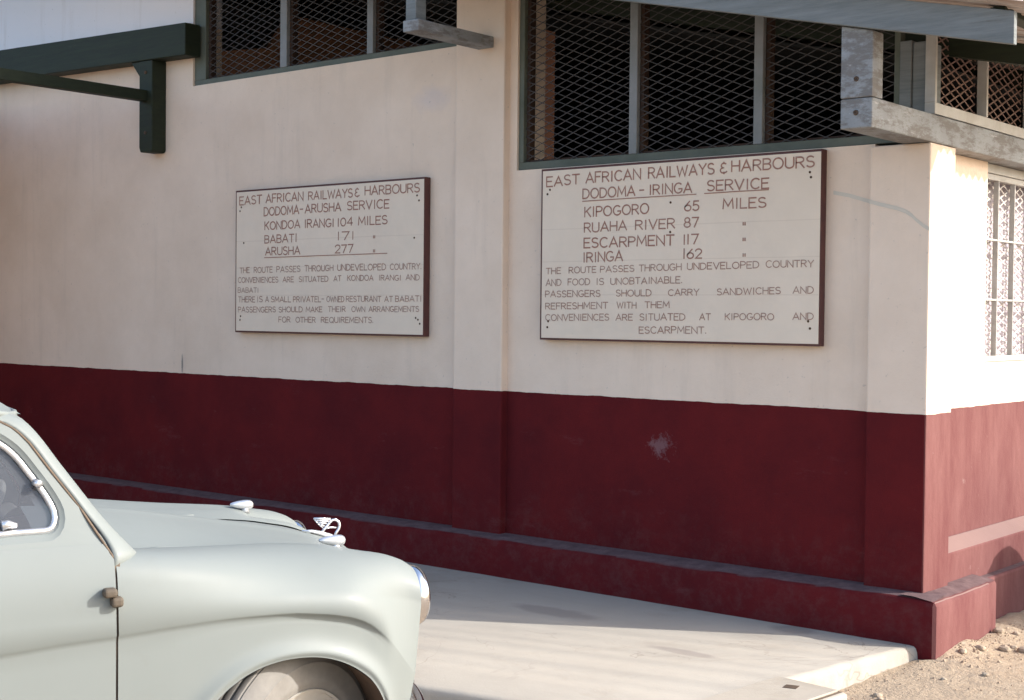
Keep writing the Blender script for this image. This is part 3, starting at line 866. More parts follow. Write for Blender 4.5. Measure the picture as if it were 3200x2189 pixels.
def sign(name, label, x0, x1, z0, z1, words, lines, nails, nb):
    """board with a painted face, dark rim and hand lettering; face plane at y = 0"""
    e = empty(name, (x0, 0, z0), label, "sign board")
    w, h = x1 - x0, z1 - z0
    mb = MB(); mb.box(0, w, 0, Yp - .002, 0, h)
    mb.build("backing_board", MT['sign_edge'], e, bevel=.003)
    rim = .012
    mb = MB(); mb.box(rim, w - .004, -.0025, -.0003, rim * .9, h - rim)
    mb.build("painted_face", MT['board'], e, bevel=.001)
    grp = (("heading_lettering", words[:nb[0]], MT['letters'], .15), ("timetable_lettering", words[nb[0]:nb[1]], MT['letters'], .148), ("notice_lettering", words[nb[1]:], MT['letters_faded'], .145))
    for nm, ws, mt, wt in grp:
        mb = MB()
        for wd, a, za, b, zb, hh in ws:
            mb_w = MB()
            write_word(mb, wd, a - x0, za - z0, b - x0, zb - z0, hh, wt if nm != "notice_lettering" else .15)
        if nm == "heading_lettering" or nm == "timetable_lettering":
            for (k, (p, q)) in enumerate(lines[nm]):
                ribbon(mb, [(p[0] - x0, p[1] - z0), ((p[0] + q[0]) / 2 - x0, (p[1] + q[1]) / 2 - z0 + .0006), (q[0] - x0, q[1] - z0)], .0048, -.0024)
        o = mb.build(nm, mt, e)
        o.location = (0, -.0025, 0)
    for (x, z) in nails:
        mb = MB(); mb.lathe([(0, .0001), (.001, .004), (0.0, .0062), (-.004, .0062)], (x - x0, -.004, z - z0), (0, -1, 0), 10)
        mb.build("nail", MT['nail'], e, smooth='all')
    return e
sign("notice_board", "Arusha service notice board, under the left window", -4.817, -3.098, 1.318, 2.256, LT,
     {"heading_lettering": [], "timetable_lettering": [(LU[0], LU[1])]}, LN, (9, 19))
sign("notice_board", "Iringa service notice board, beside the corner pier", -2.224, -.535, 1.318, 2.249, RT,
     {"heading_lettering": [(RU[0], RU[1]), (RU[2], RU[3])], "timetable_lettering": []}, RN, (9, 21))
for o in bpy.data.objects:
    if o.name.startswith("notice_board"):
        o['group'] = "painted timetable boards on the front wall"

# ------------------------------------------------------------------ inspection chamber on the pavement edge
ch = empty("inspection_chamber", (0, 0, 0), "concrete inspection chamber with square cover at the pavement's right edge", "manhole")
mb = MB()
mb.prism([(-.185, -1.00, -.4), (.155, -1.035, -.4), (.105, -1.62, -.4), (-.235, -1.59, -.4)], (0, 0, .403), 2)
mb.build("chamber_block", MT['slab'], ch, bevel=.018, segs=3)
mb = MB()
mb.prism([(-.158, -1.028, .0035), (.122, -1.062, .0035), (.078, -1.59, .0035), (-.205, -1.56, .0035)], (0, 0, .010), 2)
mb.build("cover_slab", MT['cover'], ch, bevel=.004)
mb = MB()
mb.prism([(-.168, -1.016, .0032), (.134, -1.050, .0032), (.089, -1.604, .0032), (-.217, -1.572, .0032)], (0, 0, .0012), 2)
mb.build("cover_joint", MT['gap'], ch)
mb = MB()
mb.prism([(-.065, -1.13, .0137), (-.015, -1.115, .0137), (-.005, -1.165, .0137), (-.055, -1.18, .0137)], (0, 0, .0014), 2)
mb.build("lifting_slot", MT['black_iron'], ch)

# ------------------------------------------------------------------ loose stones and gravel
def stone_mesh(seed, r):
    bm = bmesh.new()
    bmesh.ops.create_icosphere(bm, subdivisions=2, radius=1)
    rs = random.Random(seed)
    sc = (rs.uniform(.8, 1.3), rs.uniform(.7, 1.1), rs.uniform(.5, .8))
    for v in bm.verts:
        k = 1 + .28 * noise.noise(v.co * 1.3 + Vector((seed * 3.1, 0, 0))) + .12 * noise.noise(v.co * 3.5 + Vector((0, seed, 0)))
        v.co = Vector((v.co.x * sc[0], v.co.y * sc[1], v.co.z * sc[2])) * k * r
    me = bpy.data.meshes.new("stone"); bm.to_mesh(me); bm.free()
    me.materials.append(MT['stone'])
    return me
spots = [(.19, .20, .022), (.26, .31, .028), (.34, .36, .034), (.27, .39, .020), (.155, .08, .026), (.14, .55, .024), (.20, .62, .018),
         (.36, -.18, .016), (.10, -.66, .020), (.13, -.70, .015), (.17, -.74, .018), (.46, .12, .014), (.62, -.05, .018), (.24, -.33, .013)]
words = ["largest pale stone", "stone"]
lab = ["small stone against the plinth, third from its left end", "medium stone at the foot of the side plinth", "largest loose stone at the foot of the side plinth", "small stone just beyond the largest one",
       "stone at the corner where pavement meets plinth", "stone near the far end of the side plinth", "small stone beyond the far end of the side plinth", "lone small stone on the dirt in front of the plinth",
       "larger of three stones beside the pavement's broken edge", "smallest of three stones beside the pavement's broken edge", "outermost of three stones beside the pavement's broken edge", "tiny stone lying alone on the open dirt",
       "dark stone farthest out on the open dirt", "tiny stone close to the pavement's right face"]
for i, (x, y, r) in enumerate(spots):
    o = bpy.data.objects.new("stone", stone_mesh(i, r)); COL.objects.link(o)
    o.location = (x, y, ground_z(x, y) + r * .25); o.rotation_euler = (0, 0, i * 1.3)
    o['label'] = lab[i]; o['category'] = "stone"; o['group'] = "loose stones on the dirt"
rs = random.Random(4)
mb = MB()
for i in range(900):
    x = rs.uniform(-.05, 2.0); y = rs.uniform(-1.9, 1.8)
    if i < 330:
        x = .11 + abs(rs.gauss(0, .13)); y = rs.uniform(-.1, 1.2)
    elif i < 480:
        y = rs.uniform(-1.5, -.1); x = .02 + .125 * y + abs(rs.gauss(0, .08)) + .03
    if x < .115 and y > -.12: continue
    if x < .04 + .125 * y: continue
    r = rs.uniform(.002, .007) * (1.6 if rs.random() < .08 else 1)
    z = ground_z(x, y)
    a = rs.uniform(0, 6.28); ps = []
    for k in range(5):
        ps.append((x + r * rs.uniform(.8, 1.3) * math.cos(a + k * 1.257), y + r * rs.uniform(.8, 1.2) * math.sin(a + k * 1.257), z - .002))
    mb.add(ps + [(x + r * .5 * math.cos(a), y + r * .5 * math.sin(a), z + r * 1.0), (x - r * .5 * math.cos(a), y - r * .5 * math.sin(a), z + r * .8)],
           [(0, 1, 5), (1, 2, 6, 5), (2, 3, 6), (3, 4, 6), (4, 0, 5, 6)])
gv = mb.build("gravel", MT['gravel'], None)
gv['kind'] = 'stuff'; gv['label'] = "scattered gravel and chips on the dirt beside the building"; gv['category'] = "gravel"

# rounded stand-in, added out of view, for the unseen caster of the wall shadow
bm = bmesh.new(); bmesh.ops.create_icosphere(bm, subdivisions=4, radius=1)
for v in bm.verts:
    k = 1 + .10 * noise.noise(v.co * 1.4) + .03 * noise.noise(v.co * 5)
    v.co = Vector((v.co.x * .34, v.co.y * .47, v.co.z * .62)) * k
me = bpy.data.meshes.new("shadow_boulder"); bm.to_mesh(me); bm.free(); me.materials.append(MT['stone'])
for p in me.polygons: p.use_smooth = True
bo = bpy.data.objects.new("shadow_boulder", me); COL.objects.link(bo); bo.location = (.92, 1.58, .26)
bo['label'] = "added unseen rounded stand-in casting the shadow on the building's side wall"; bo['category'] = "shadow_boulder"

# ------------------------------------------------------------------ the car
car = empty("saloon_car", (-.757, -3.1077, -.155), "pale cream old saloon car parked at the left, nose towards the building", "car", math.atan2(.92888, .37038))
P = MT['paint']
ip = lambda x, t: float(np.interp(x, [a for a, _ in t], [b for _, b in t]))
def spl(t):
    """smooth (monotone cubic) interpolation of a table"""
    xs = [a for a, _ in t]; ys = [b for _, b in t]; n = len(xs)
    d = [(ys[i + 1] - ys[i]) / (xs[i + 1] - xs[i]) for i in range(n - 1)]
    m = [d[0]] + [0 if d[i - 1] * d[i] <= 0 else 2 * d[i - 1] * d[i] / (d[i - 1] + d[i]) for i in range(1, n - 1)] + [d[-1]]
    def f(x):
        if x <= xs[0]: return ys[0] + m[0] * (x - xs[0])
        if x >= xs[-1]: return ys[-1] + m[-1] * (x - xs[-1])
        i = max(k for k in range(n - 1) if xs[k] <= x)
        h = xs[i + 1] - xs[i]; t = (x - xs[i]) / h
        return ((2 * t**3 - 3 * t**2 + 1) * ys[i] + (t**3 - 2 * t**2 + t) * h * m[i] + (-2 * t**3 + 3 * t**2) * ys[i + 1] + (t**3 - t**2) * h * m[i + 1])
    return f
VS = spl([(.20, .655), (.3, .68), (.5, .694), (.7, .699), (.8, .70), (.87, .698), (.92, .692), (.95, .685), (1.0, .665), (1.05, .637), (1.1, .617), (1.2, .589), (1.3, .564), (1.37, .54), (1.5, .5)])
WC = spl([(-.69, .987), (-.588, .978), (-.453, .970), (-.285, .960), (-.15, .951), (-.025, .938), (.036, .927), (.111, .9115), (.174, .888), (.202, .870)])
SH = spl([(-.69, .70), (-.35, .702), (-.1, .70), (-.02, .694), (.06, .678), (.12, .655), (.17, .634), (.21, .612), (.24, .585)])
CRW = spl([(-3.2, .70), (-2.2, .735), (-1.3, .765), (-.95, .783), (-.823, .793), (-.684, .800), (-.529, .811), (-.373, .818), (-.265, .817), (-.155, .806), (-.069, .790), (-.011, .768), (.06, .715), (.14, .64), (.24, .56)])
STEP = spl([(-3.2, .006), (-.95, .005), (-.68, .005), (-.45, .007), (-.25, .012), (-.10, .018), (-.02, .015), (.04, .005), (.09, 0), (.24, 0)])
UEND = spl([(.25, .118), (.4, .140), (.5, .153), (.58, .168), (.68, .190), (.74, .2005), (.80, .202), (.9, .202), (1.0, .202)])
def arch_w(u, uc, a=.328, w0=.33, h=.363):
    t = (u - uc) / a
    return w0 + h * math.sqrt(max(0, 1 - abs(t)**2.15)) if abs(t) < 1 else None
ARCH_F, ARCH_R = -.213, -2.64
NL = 18
def lower_rows(u):
    top = CRW(u); d = STEP(u)
    wend = .27; flare = 0
    sc = (SH(u) - .70) if u > -.69 else 0
    sc += ip(u, [(-3.25, -.20), (-3.0, -.08), (-2.6, -.02), (-2.0, 0), (0, 0)])
    inside = False
    for uc in (ARCH_F, ARCH_R):
        a = arch_w(u, uc)
        if a is not None:
            wend = max(wend, a); inside = True
    rows = [(VS(top) + sc + .0035 * min(1, d / .005), top)]
    rows.append((VS(top) + sc - d * .45, top - .006))
    rows.append((VS(top) + sc - d * .9, top - .018))
    w2 = top - .018
    for k in range(1, NL + 1):
        f = k / NL
        f = 1 - (1 - f)**1.5
        w = w2 + f * (wend - w2)
        dd = d * .9 * max(0, 1 - (top - w) / .26)
        v = VS(w) + sc - dd
        for uc in (ARCH_F, ARCH_R):              # rolled lip round the arch
            e = ((abs(u - uc) / .328)**2.15 + (max(0, w - .33) / .363)**2.15)**(1 / 2.15)
            if abs(u - uc) < .42:
                dist = (e - 1) * .33
                if w < .33: dist = abs(u - uc) - .328
                if dist > -.02:
                    v += .020 * math.exp(-(max(dist, 0) / .030)**2) - .010 * math.exp(-(max(dist, 0) / .009)**2)
        rows.append((v, w))
    return rows
def wing_rows(u):
    wc = WC(u); b = sstep(-.12, -.66, u) if False else (1 - sstep(-.66, -.12, u))
    Fr = [(.30, -.024), (.335, -.014), (.375, -.005), (.415, -.001), (.455, .004), (.505, -.001), (.555, -.014), (.602, -.036), (.642, -.066), (.672, -.098)]
    Bk = [(.30, -.045), (.345, -.034), (.40, -.020), (.45, -.006), (.51, .004), (.565, .010), (.615, .008), (.655, -.006), (.681, -.036), (.6945, -.095)]
    k = (SH(u) - .42) / .28
    out = []
    cr = CRW(u)
    for (fv, fw), (bv, bw) in zip(Fr, Bk):
        v = fv + (bv - fv) * b; w = wc + fw + (bw - fw) * b
        if v > .42: v = .42 + (v - .42) * k
        out.append((v, w))
    # towards the front the wing turns into the round headlamp pod
    b2 = sstep(-.06, .19, u)
    if b2 > 0:
        ang = (None, None, 168, 145, 120, 96, 72, 48, 22, -6)
        for i, a in enumerate(ang):
            if a is None: continue
            wt = WC(u) + .006
            c0 = .786 + (wt - .876) * .55; rw = (wt - c0) * (1 if a > 0 else 1)
            r = .090 + .034 * (1 - b2)
            cv, cw = .492 + r * math.cos(math.radians(a)), c0 + rw * math.sin(math.radians(a))
            out[i] = (out[i][0] + (cv - out[i][0]) * b2, out[i][1] + (cw - out[i][1]) * b2)
        return out
    # keep the shoulder above the crease
    last = out[-1]
    if last[1] < cr + .012: out[-1] = (last[0], cr + .012)
    if out[-2][1] < out[-1][1] + .01: out[-2] = (out[-2][0], out[-1][1] + .012)
    return out
def dense(a, b, n, arches):
    us = set(np.linspace(a, b, n).tolist())
    for uc in arches:
        for k in range(41):
            u = uc - .328 * math.cos(math.pi * k / 40)
            if a < u < b: us.add(u)
        for s in (-1, 1):
            for e in (.0006, .01, .02, .035, .05, .07):
                if a < uc + s * (.328 + e) < b: us.add(uc + s * (.328 + e))
    us = sorted(us); out = [us[0]]
    for u in us[1:]:
        if u - out[-1] > 2e-4: out.append(u)
    return out
def nose(u, w):
    return u if u <= 0 else u * UEND(w) / .202
def smooth_rows(r, m):
    """resample a (v,w) polyline with Catmull-Rom"""
    out = []
    n = len(r)
    for i in range(n - 1):
        p0 = r[max(i - 1, 0)]; p1 = r[i]; p2 = r[i + 1]; p3 = r[min(i + 2, n - 1)]
        for k in range(m):
            t = k / m
            out.append(tuple(.5 * (2 * p1[c] + (p2[c] - p0[c]) * t + (2 * p0[c] - 5 * p1[c] + 4 * p2[c] - p3[c]) * t * t + (3 * p1[c] - p0[c] - 3 * p2[c] + p3[c]) * t**3) for c in (0, 1)))
    out.append(r[-1])
    return out
def wing(side):
    rows = []
    for u in dense(-.6805, .202, 70, [ARCH_F]):
        r = smooth_rows(wing_rows(u), 3) + lower_rows(u)
        rows.append([(nose(u, w), -side * v, w) for v, w in r])
    mb = MB(); mb.grid(rows)
    return mb, rows
def side_strip(ua, ub, n, side, arches):
    rows = []
    for u in dense(ua, ub, n, arches):
        drop = ip(u, [(-3.25, -.14), (-2.9, -.045), (-2.4, -.01), (-1.8, 0)])
        cr = CRW(u)
        tops = [1.022, 1.014, 1.0, .985, .965, .94, .915, .89, .865, .84]
        tp = []
        sc = ip(u, [(-3.25, -.20), (-3.0, -.08), (-2.6, -.02), (-2.0, 0), (0, 0)])
        for w in tops:
            ww = w + drop * (w - .8) / .25
            tp.append((VS(w) + sc, max(ww, cr + .006)))
        r = tp + lower_rows(u)
        if u > -.80:
            rows.append([(min(u, du(w) - .005) if w > .985 else u, -side * v, w) for v, w in r]); continue
        rows.append([(u, -side * v, w) for v, w in r])
    mb = MB(); mb.grid(rows)
    return mb, rows

body = MB()
# bonnet with its centre crease, and the scuttle
W0 = spl([(-.80, 1.042), (-.65, 1.034), (-.517, 1.020), (-.338, .990), (-.152, .957), (.043, .916), (.12, .893), (.17, .866), (.21, .825), (.232, .78)])
rows = []
for u in np.linspace(-.80, .232, 60):
    w0 = W0(u); ds = .036 - .012 * sstep(-.4, -.05, u)
    ed = min(WC(min(u, .17)) - ds, w0 + .02) if u < .17 else WC(.17) - ds - (WC(.17) - ds - .78) * ((u - .17) / .062)**1.6
    r = []
    for v in np.linspace(-.335, .335, 41):
        f = abs(v) / .335
        k = 1 - f**1.55
        cr = .007 * math.exp(-abs(v) / .02)
        r.append((u + .022 * (1 - f * f) * sstep(.05, .22, u), -v, ed + (w0 - ed) * k + cr - .007))
    rows.append(r)
body.grid(rows)
bonnet = body.build("bonnet", P, car, smooth='all')
for s in (1, -1):
    mbw, rws = wing(s)
    mbw.build("front_wing", P, car, smooth='all')
    if s == 1: wing_edge = rws
# nose panel joining the wings
edge_ = sorted([(p[2], p[0], abs(p[1])) for p in wing_edge[-1] if abs(p[1]) > .55 and p[2] < .79])
ew_ = [e[0] for e in edge_]; eu_ = [e[1] for e in edge_]; ev_ = [e[2] for e in edge_]
mb = MB()
rows = []
for w in np.linspace(.27, .80, 22):
    ue = float(np.interp(w, ew_, eu_)); ve = float(np.interp(w, ew_, ev_)) - .003
    rows.append([(ue - .004 + .035 * (1 - (v / ve)**2), -v, w) for v in np.linspace(-ve, ve, 25)])
mb.grid(rows); mb.build("nose_panel", P, car, smooth='all')
mb = MB()
rows = []
for w in np.linspace(.50, .74, 8):
    rows.append([(UEND(w) + .038 - .09 * v * v / .11, -v, w) for v in np.linspace(-.26, .26, 13)])
mb.grid(rows); gr = mb.build("grille", MT['under'], car)
mb = MB()
for k in range(8):
    w = .51 + k * .031
    mb.tube([(UEND(w) + .044 - .09 * v * v / .11, -v, w) for v in np.linspace(-.26, .26, 13)], .006, 6)
mb.build("grille_bars", MT['chrome'], gr, smooth='all')

# doors, rear quarters, boot, floor
DL = [(-.690, .668, .995), (-.758, .612, 1.112), (-.827, .588, 1.208), (-.872, .572, 1.273), (-.895, .565, 1.298), (-.913, .560, 1.313), (-.940, .555, 1.328), (-1.00, .550, 1.342)]
du = spl([(.90, -.683), (.955, -.686)] + [(p[2], p[0]) for p in DL])
doors = {}
for s in (1, -1):
    mbd, _ = side_strip(-1.56, -.686, 40, s, [])
    doors[s] = mbd.build("door", P, car, smooth='all')
    mbq, _ = side_strip(-3.25, -1.566, 60, s, [ARCH_R])
    mbq.build("rear_quarter", P, car, smooth='all')
mb = MB()
rows = []
for u in np.linspace(-3.25, -2.66, 20):
    wc_ = ip(u, [(-3.25, .88), (-3.15, .93), (-2.95, 1.0), (-2.66, 1.06)]); sc = ip(u, [(-3.25, -.20), (-3.0, -.08), (-2.6, -.02)])
    vm = .652 + sc; we = 1.024 + ip(u, [(-3.25, -.14), (-2.9, -.045), (-2.4, -.01)])
    rows.append([(u, -v, we + (wc_ - we + .03) * (1 - (abs(v) / vm)**2.2)) for v in np.linspace(-vm, vm, 21)])
last = rows[0]
mb.grid(rows); mb.build("boot_lid", P, car, smooth='all')
mb = MB()
mb.grid([[(p[0], p[1], p[2]) for p in last]] + [[(-3.25 - .03 * math.sin(k / 8 * math.pi), p[1] * (1 + .08 * math.sin(k / 8 * math.pi)), p[2] * (1 - k / 8) + .30 * k / 8) for p in last] for k in range(1, 9)])
mb.build("tail_panel", P, car, smooth='all')
mb = MB()
mb.box(-3.2, .10, -.60, .60, .22, .26); mb.box(-.60, .08, -.28, .28, .26, .80)
mb.box(-.76, -.64, -.63, .63, .26, .96); mb.box(-1.60, -1.54, -.66, .66, .26, .9)
mb.build("floor_pan", MT['under'], car)
# wheel wells
for uc in (ARCH_F, ARCH_R):
    for s in (1, -1):
        mb = MB(); prof = []
        for k in range(33):
            t = math.pi * k / 32
            uu = uc - .327 * math.cos(t); ww = .33 + .362 * math.sin(t)**(2 / 2.15) if 0 < k < 32 else .33
            prof.append((uu, ww))
        prof = [(prof[0][0], .24)] + prof + [(prof[-1][0], .24)]
        rowsW = [[(u, -s * v, w) for u, w in prof] for v in (.686, .60, .48, .34)]
        mb.grid(rowsW)
        mb.f.append(tuple(range(3 * len(prof), 4 * len(prof))))
        mb.build("wheel_well", MT['under'], car, smooth=True)

# dark reveals behind the door gaps
for s in (1, -1):
    for uu in (-.683, -1.563):
        mb = MB()
        r = [p for p in (smooth_rows([(VS(w), w) for w in (1.0, .98, .95, .9, .8, .7, .5, .3)], 3))]
        mb.grid([[(uu - .012, -s * (v - .009), w) for v, w in r], [(uu + .012, -s * (v - .009), w) for v, w in r]])
        mb.build("door_gap", MT['gap'], car)

# ---- greenhouse
PF = [(-.570, .600, .955), (-.602, .585, .978), (-.625, .576, .998), (-.684, .542, 1.058), (-.725, .522, 1.110), (-.795, .497, 1.210), (-.885, .463, 1.335), (-.905, .455, 1.352)]
pu = spl([(p[2], p[0]) for p in PF]); pvv = spl([(p[2], p[1]) for p in PF])
for s in (1, -1):
    mb = MB(); rows = []
    for k in range(34):
        w = .905 + (1.338 - .905) * k / 33
        a = Vector((pu(w), pvv(w), w)); b = Vector((du(w) + .004, VS(w) - .001, w))
        sink = 0
        if w < .985:                                  # rounded foot that dies into the wing
            a = Vector((pu(.985), pvv(.985), w))
            sink = .075 * (1 - sstep(.905, .985, w))
        r = []
        for j in range(13):
            t = j / 12
            p = a.lerp(b, t)
            bul = math.sin(math.pi * t)**.8 * .022
            dirn = Vector((.62, .60, .25)).normalized()
            p = p + dirn * (bul - sink)
            r.append((p.x, -s * p.y, p.z))
        r = [(a.x - .02 - sink, -s * (a.y - .03 - sink), a.z)] + r + [(b.x - .004, -s * (b.y - .014 - sink), b.z)]
        rows.append(r)
    mb.grid(rows)
    mb.build("windscreen_pillar", P, car, smooth='all')
# windscreen
mb = MB(); rows = []
for k in range(10):
    w = .975 + (1.35 - .975) * k / 9
    vf = pvv(w) - .02
    rows.append([(pu(w) - .035 + .022 * (1 - (v / vf)**2), -v, w + .04 * (1 - (v / vf)**2) * (1 - k / 9)) for v in np.linspace(-vf, vf, 15)])
mb.grid(rows); mb.build("windscreen", MT['glass'], car, smooth='all')
# roof
RU_ = [(-.878, 1.348), (-.90, 1.366), (-.95, 1.400), (-1.05, 1.445), (-1.2, 1.485), (-1.5, 1.525), (-1.9, 1.528), (-2.25, 1.47), (-2.5, 1.36), (-2.68, 1.20), (-2.78, 1.06)]
RE_ = [(-.878, 1.340), (-.90, 1.344), (-.95, 1.350), (-1.05, 1.370), (-1.2, 1.395), (-1.5, 1.425), (-1.9, 1.42), (-2.25, 1.36), (-2.5, 1.25), (-2.68, 1.12), (-2.78, 1.04)]
rc = spl([(-a, b) for a, b in RU_]); re_ = spl([(-a, b) for a, b in RE_])
mb = MB(); rows = []
for u in np.concatenate([np.linspace(-.878, -1.0, 10), np.linspace(-1.05, -2.78, 30)]):
    we = re_(-u); vm = VS(min(we, 1.45)) + (.0 if u < -1 else -.075 * sstep(-1.0, -.88, u))
    rows.append([(u, -v, we + (rc(-u) - we) * (1 - (abs(v) / vm)**2.6)) for v in np.linspace(-vm, vm, 31)])
mb.grid(rows); rfo = mb.build("roof", P, car, smooth='all')
# rain gutter round the roof edge
for s in (1, -1):
    mb = MB()
    mb.tube([(-.884, 0, 1.343)] + [(-.886, -s * v, 1.341) for v in (.15, .3, .42)] + [(-.893, -s * .468, 1.340), (-.915, -s * .505, 1.341), (-.95, -s * .548, 1.349), (-1.05, -s * .556, 1.369), (-1.2, -s * .549, 1.394), (-1.5, -s * .531, 1.424), (-1.9, -s * .532, 1.42), (-2.25, -s * .553, 1.36)], .009, 8)
    mb.build("rain_gutter", P, car, smooth='all')

WG = [(-1.48, 1.068), (-1.48, 1.30), (-1.44, 1.335), (-1.30, 1.338), (-1.15, 1.330), (-1.04, 1.315), (-.985, 1.290), (-.940, 1.264), (-.912, 1.239), (-.877, 1.189), (-.852, 1.154), (-.827, 1.109), (-.819, 1.089), (-.8235, 1.075), (-.842, 1.067), (-.887, 1.066)]
def offset_poly(pl, d):
    n = len(pl); A = sum(pl[i][0] * pl[(i + 1) % n][1] - pl[(i + 1) % n][0] * pl[i][1] for i in range(n)); sg_ = 1 if A > 0 else -1
    out = []
    for i in range(n):
        a = Vector(pl[i - 1]); b = Vector(pl[(i + 1) % n]); p = Vector(pl[i])
        d0 = (p - a).normalized(); d1 = (b - p).normalized()
        t = (d0 + d1).normalized(); nn = Vector((-t.y, t.x)); c = max(.5, nn.dot(Vector((-d1.y, d1.x))))
        q = p - nn * sg_ * d / c
        out.append((q.x, q.y))
    return out
def refine(pl, m=3, closed=True):
    n = len(pl); out = []
    for i in range(n):
        p0, p1, p2, p3 = pl[i - 1], pl[i], pl[(i + 1) % n], pl[(i + 2) % n]
        for k in range(m):
            t = k / m
            out.append(tuple(.5 * (2 * p1[c] + (p2[c] - p0[c]) * t + (2 * p0[c] - 5 * p1[c] + 4 * p2[c] - p3[c]) * t * t + (3 * p1[c] - p0[c] - 3 * p2[c] + p3[c]) * t**3) for c in (0, 1)))
    return out
WGs = refine(WG, 6)
def even(pl, n, its):
    P_ = [Vector(p) for p in pl]; L_ = [0]
    for k in range(len(P_)): L_.append(L_[-1] + (P_[(k + 1) % len(P_)] - P_[k]).length)
    out = []
    for k in range(n):
        t = L_[-1] * k / n; i = max(q for q in range(len(P_)) if L_[q] <= t)
        out.append(P_[i].lerp(P_[(i + 1) % len(P_)], (t - L_[i]) / max(1e-9, L_[i + 1] - L_[i])))
    for _ in range(its):
        out = [(out[k - 1] + out[k] * 2 + out[(k + 1) % n]) / 4 for k in range(n)]
    return [(p.x, p.y) for p in out]
WGs = even(WGs, 110, 3)
outer0 = [(-1.556, 1.02), (-1.556, 1.30), (-1.53, 1.40), (-1.45, 1.408), (-1.30, 1.396), (-1.15, 1.376), (-1.0, 1.346), (-.950, 1.332), (-.915, 1.315), (-.898, 1.298), (-.874, 1.273), (-.829, 1.208), (-.760, 1.112), (-.709, 1.02)]
outer = []
for i in range(len(outer0) - 1):
    a, b = outer0[i], outer0[i + 1]
    for k in range(4): outer.append((a[0] + (b[0] - a[0]) * k / 4, a[1] + (b[1] - a[1]) * k / 4))
outer.append(outer0[-1])
for k in range(1, 18): outer.append((-.709 - (.847) * k / 18, 1.02))
def lift(pl, s, off):
    return [(u, -s * (VS(w) + off), w) for u, w in pl]
for s in (1, -1):
    mb = MB()
    ring = [(offset_poly(WGs, .030), 0.0), (offset_poly(WGs, .024), -.004), (offset_poly(WGs, .018), -.006), (offset_poly(WGs, .014), -.014), (offset_poly(WGs, .006), -.022)]
    o2 = outer; i2 = ring[0][0]
    base = len(mb.v)
    pts = o2 + i2
    mb.v += lift(o2, s, -.002) + lift(i2, s, 0)
    # stitch the two loops together by their angle round the middle of the window
    an = lambda p: math.atan2(p[1] - 1.19, (p[0] + 1.15) * .5)
    A_ = sorted(range(len(o2)), key=lambda k: an(o2[k])); B_ = sorted(range(len(i2)), key=lambda k: an(i2[k]))
    ia = ib = 0
    while ia < len(A_) or ib < len(B_):
        ca, cb = A_[ia % len(A_)], B_[ib % len(B_)]
        na = an(o2[A_[ia]]) if ia < len(A_) else 9
        nb = an(i2[B_[ib]]) if ib < len(B_) else 9
        if na <= nb:
            mb.f.append((A_[ia - 1], ca, len(o2) + B_[(ib - 1) % len(B_)])); ia += 1
        else:
            mb.f.append((len(o2) + B_[ib - 1], len(o2) + cb, A_[(ia - 1) % len(A_)])); ib += 1
    mb.grid([lift(pl, s, of) for pl, of in ring], True)
    fr_ = mb.build("window_surround", P, doors[s], smooth=True, angle=28)
    mb = MB()
    mb.tube(lift(offset_poly(WGs, .0075), s, -.015) + [lift(offset_poly(WGs, .0075), s, -.015)[0]], .0085, 8, False)
    mb.build("window_trim", MT['chrome_dull'], doors[s], smooth='all')
    mb = MB()
    ii = offset_poly(WGs, .002)
    mb.v += lift(ii, s, -.021)
    for tri in tessellate_polygon([[Vector((u, w, 0)) for u, w in ii]]): mb.f.append(tri)
    mb.build("window_glass", MT['glass'], doors[s], smooth='all')
    mb = MB()                                       # quarterlight catch and pivot
    a = lift([(-.862, 1.178)], s, -.008)[0]; b = lift([(-.853, 1.172)], s, .006)[0]
    mb.tube([a, b], .010, 8)
    c0 = lift([(-.945, 1.078), (-.93, 1.080), (-.91, 1.076)], s, -.006)
    mb.tube(c0, [.013, .011, .006], 8)
    mb.tube(lift([(-1.0, 1.07), (-1.0, 1.30)], s, -.016), .007, 8)
    mb.build("quarterlight_catch", MT['chrome_dull'], doors[s], smooth='all')
    # rear side window and pillars
    mb = MB()
    for (ua, ub) in ((-1.565, -1.63), (-2.20, -2.72)):
        rr = []
        for k in range(12):
            rr2 = []
            u = ua + (ub - ua) * k / 11
            top_ = re_(-u) + .002
            rr.append([(u, -s * VS(min(w, 1.45)), w) for w in np.linspace(1.021 - .02 * (u < -2.4), max(top_, 1.05), 9)])
        mb.grid(rr)
    rr = []
    for u in np.linspace(-1.63, -2.20, 12):
        rr.append([(u, -s * VS(w), w) for w in np.linspace(re_(-u) - .05, re_(-u) + .002, 4)])
    mb.grid(rr)
    mb.build("rear_pillar", P, car, smooth='all')
    mb = MB()
    mb.grid([[(u, -s * (VS(w) - .012), w) for w in np.linspace(1.021, re_(-u) - .048, 6)] for u in np.linspace(-1.63, -2.20, 12)])
    mb.build("rear_side_window", MT['glass'], car, smooth='all')
# door gap line above the waist
for s in (1, -1):
    mb = MB()
    mb.tube([(u - .0005, -s * (v - .0035), w) for u, v, w in [(-.686, .670, .985)] + DL], .0034, 6)
    mb.build("door_seal", MT['gap'], car, smooth='all')
# waist line beads
# hinges
for s in (1, -1):
    mb = MB()
    mb.box(-.722, -.688, -s * .728, -s * .694, .898, .921)
    mb.box(-.702, -.672, -s * .722, -s * .690, .872, .8975)
    mb.build("door_hinge", MT["hinge"], doors[s], bevel=.008, segs=3)
    box_part("door_hinge", MT["hinge"], doors[s], (-.722, -.688, -s * .728, -s * .694, .478, .501), .008)
    mb = MB(); mb.tube([(-1.40, -s * .70, .905), (-1.405, -s * .735, .905), (-1.44, -s * .738, .905), (-1.50, -s * .732, .905)], [.009, .009, .011, .007], 8)
    mb.build("door_handle", MT['chrome'], doors[s], smooth='all')
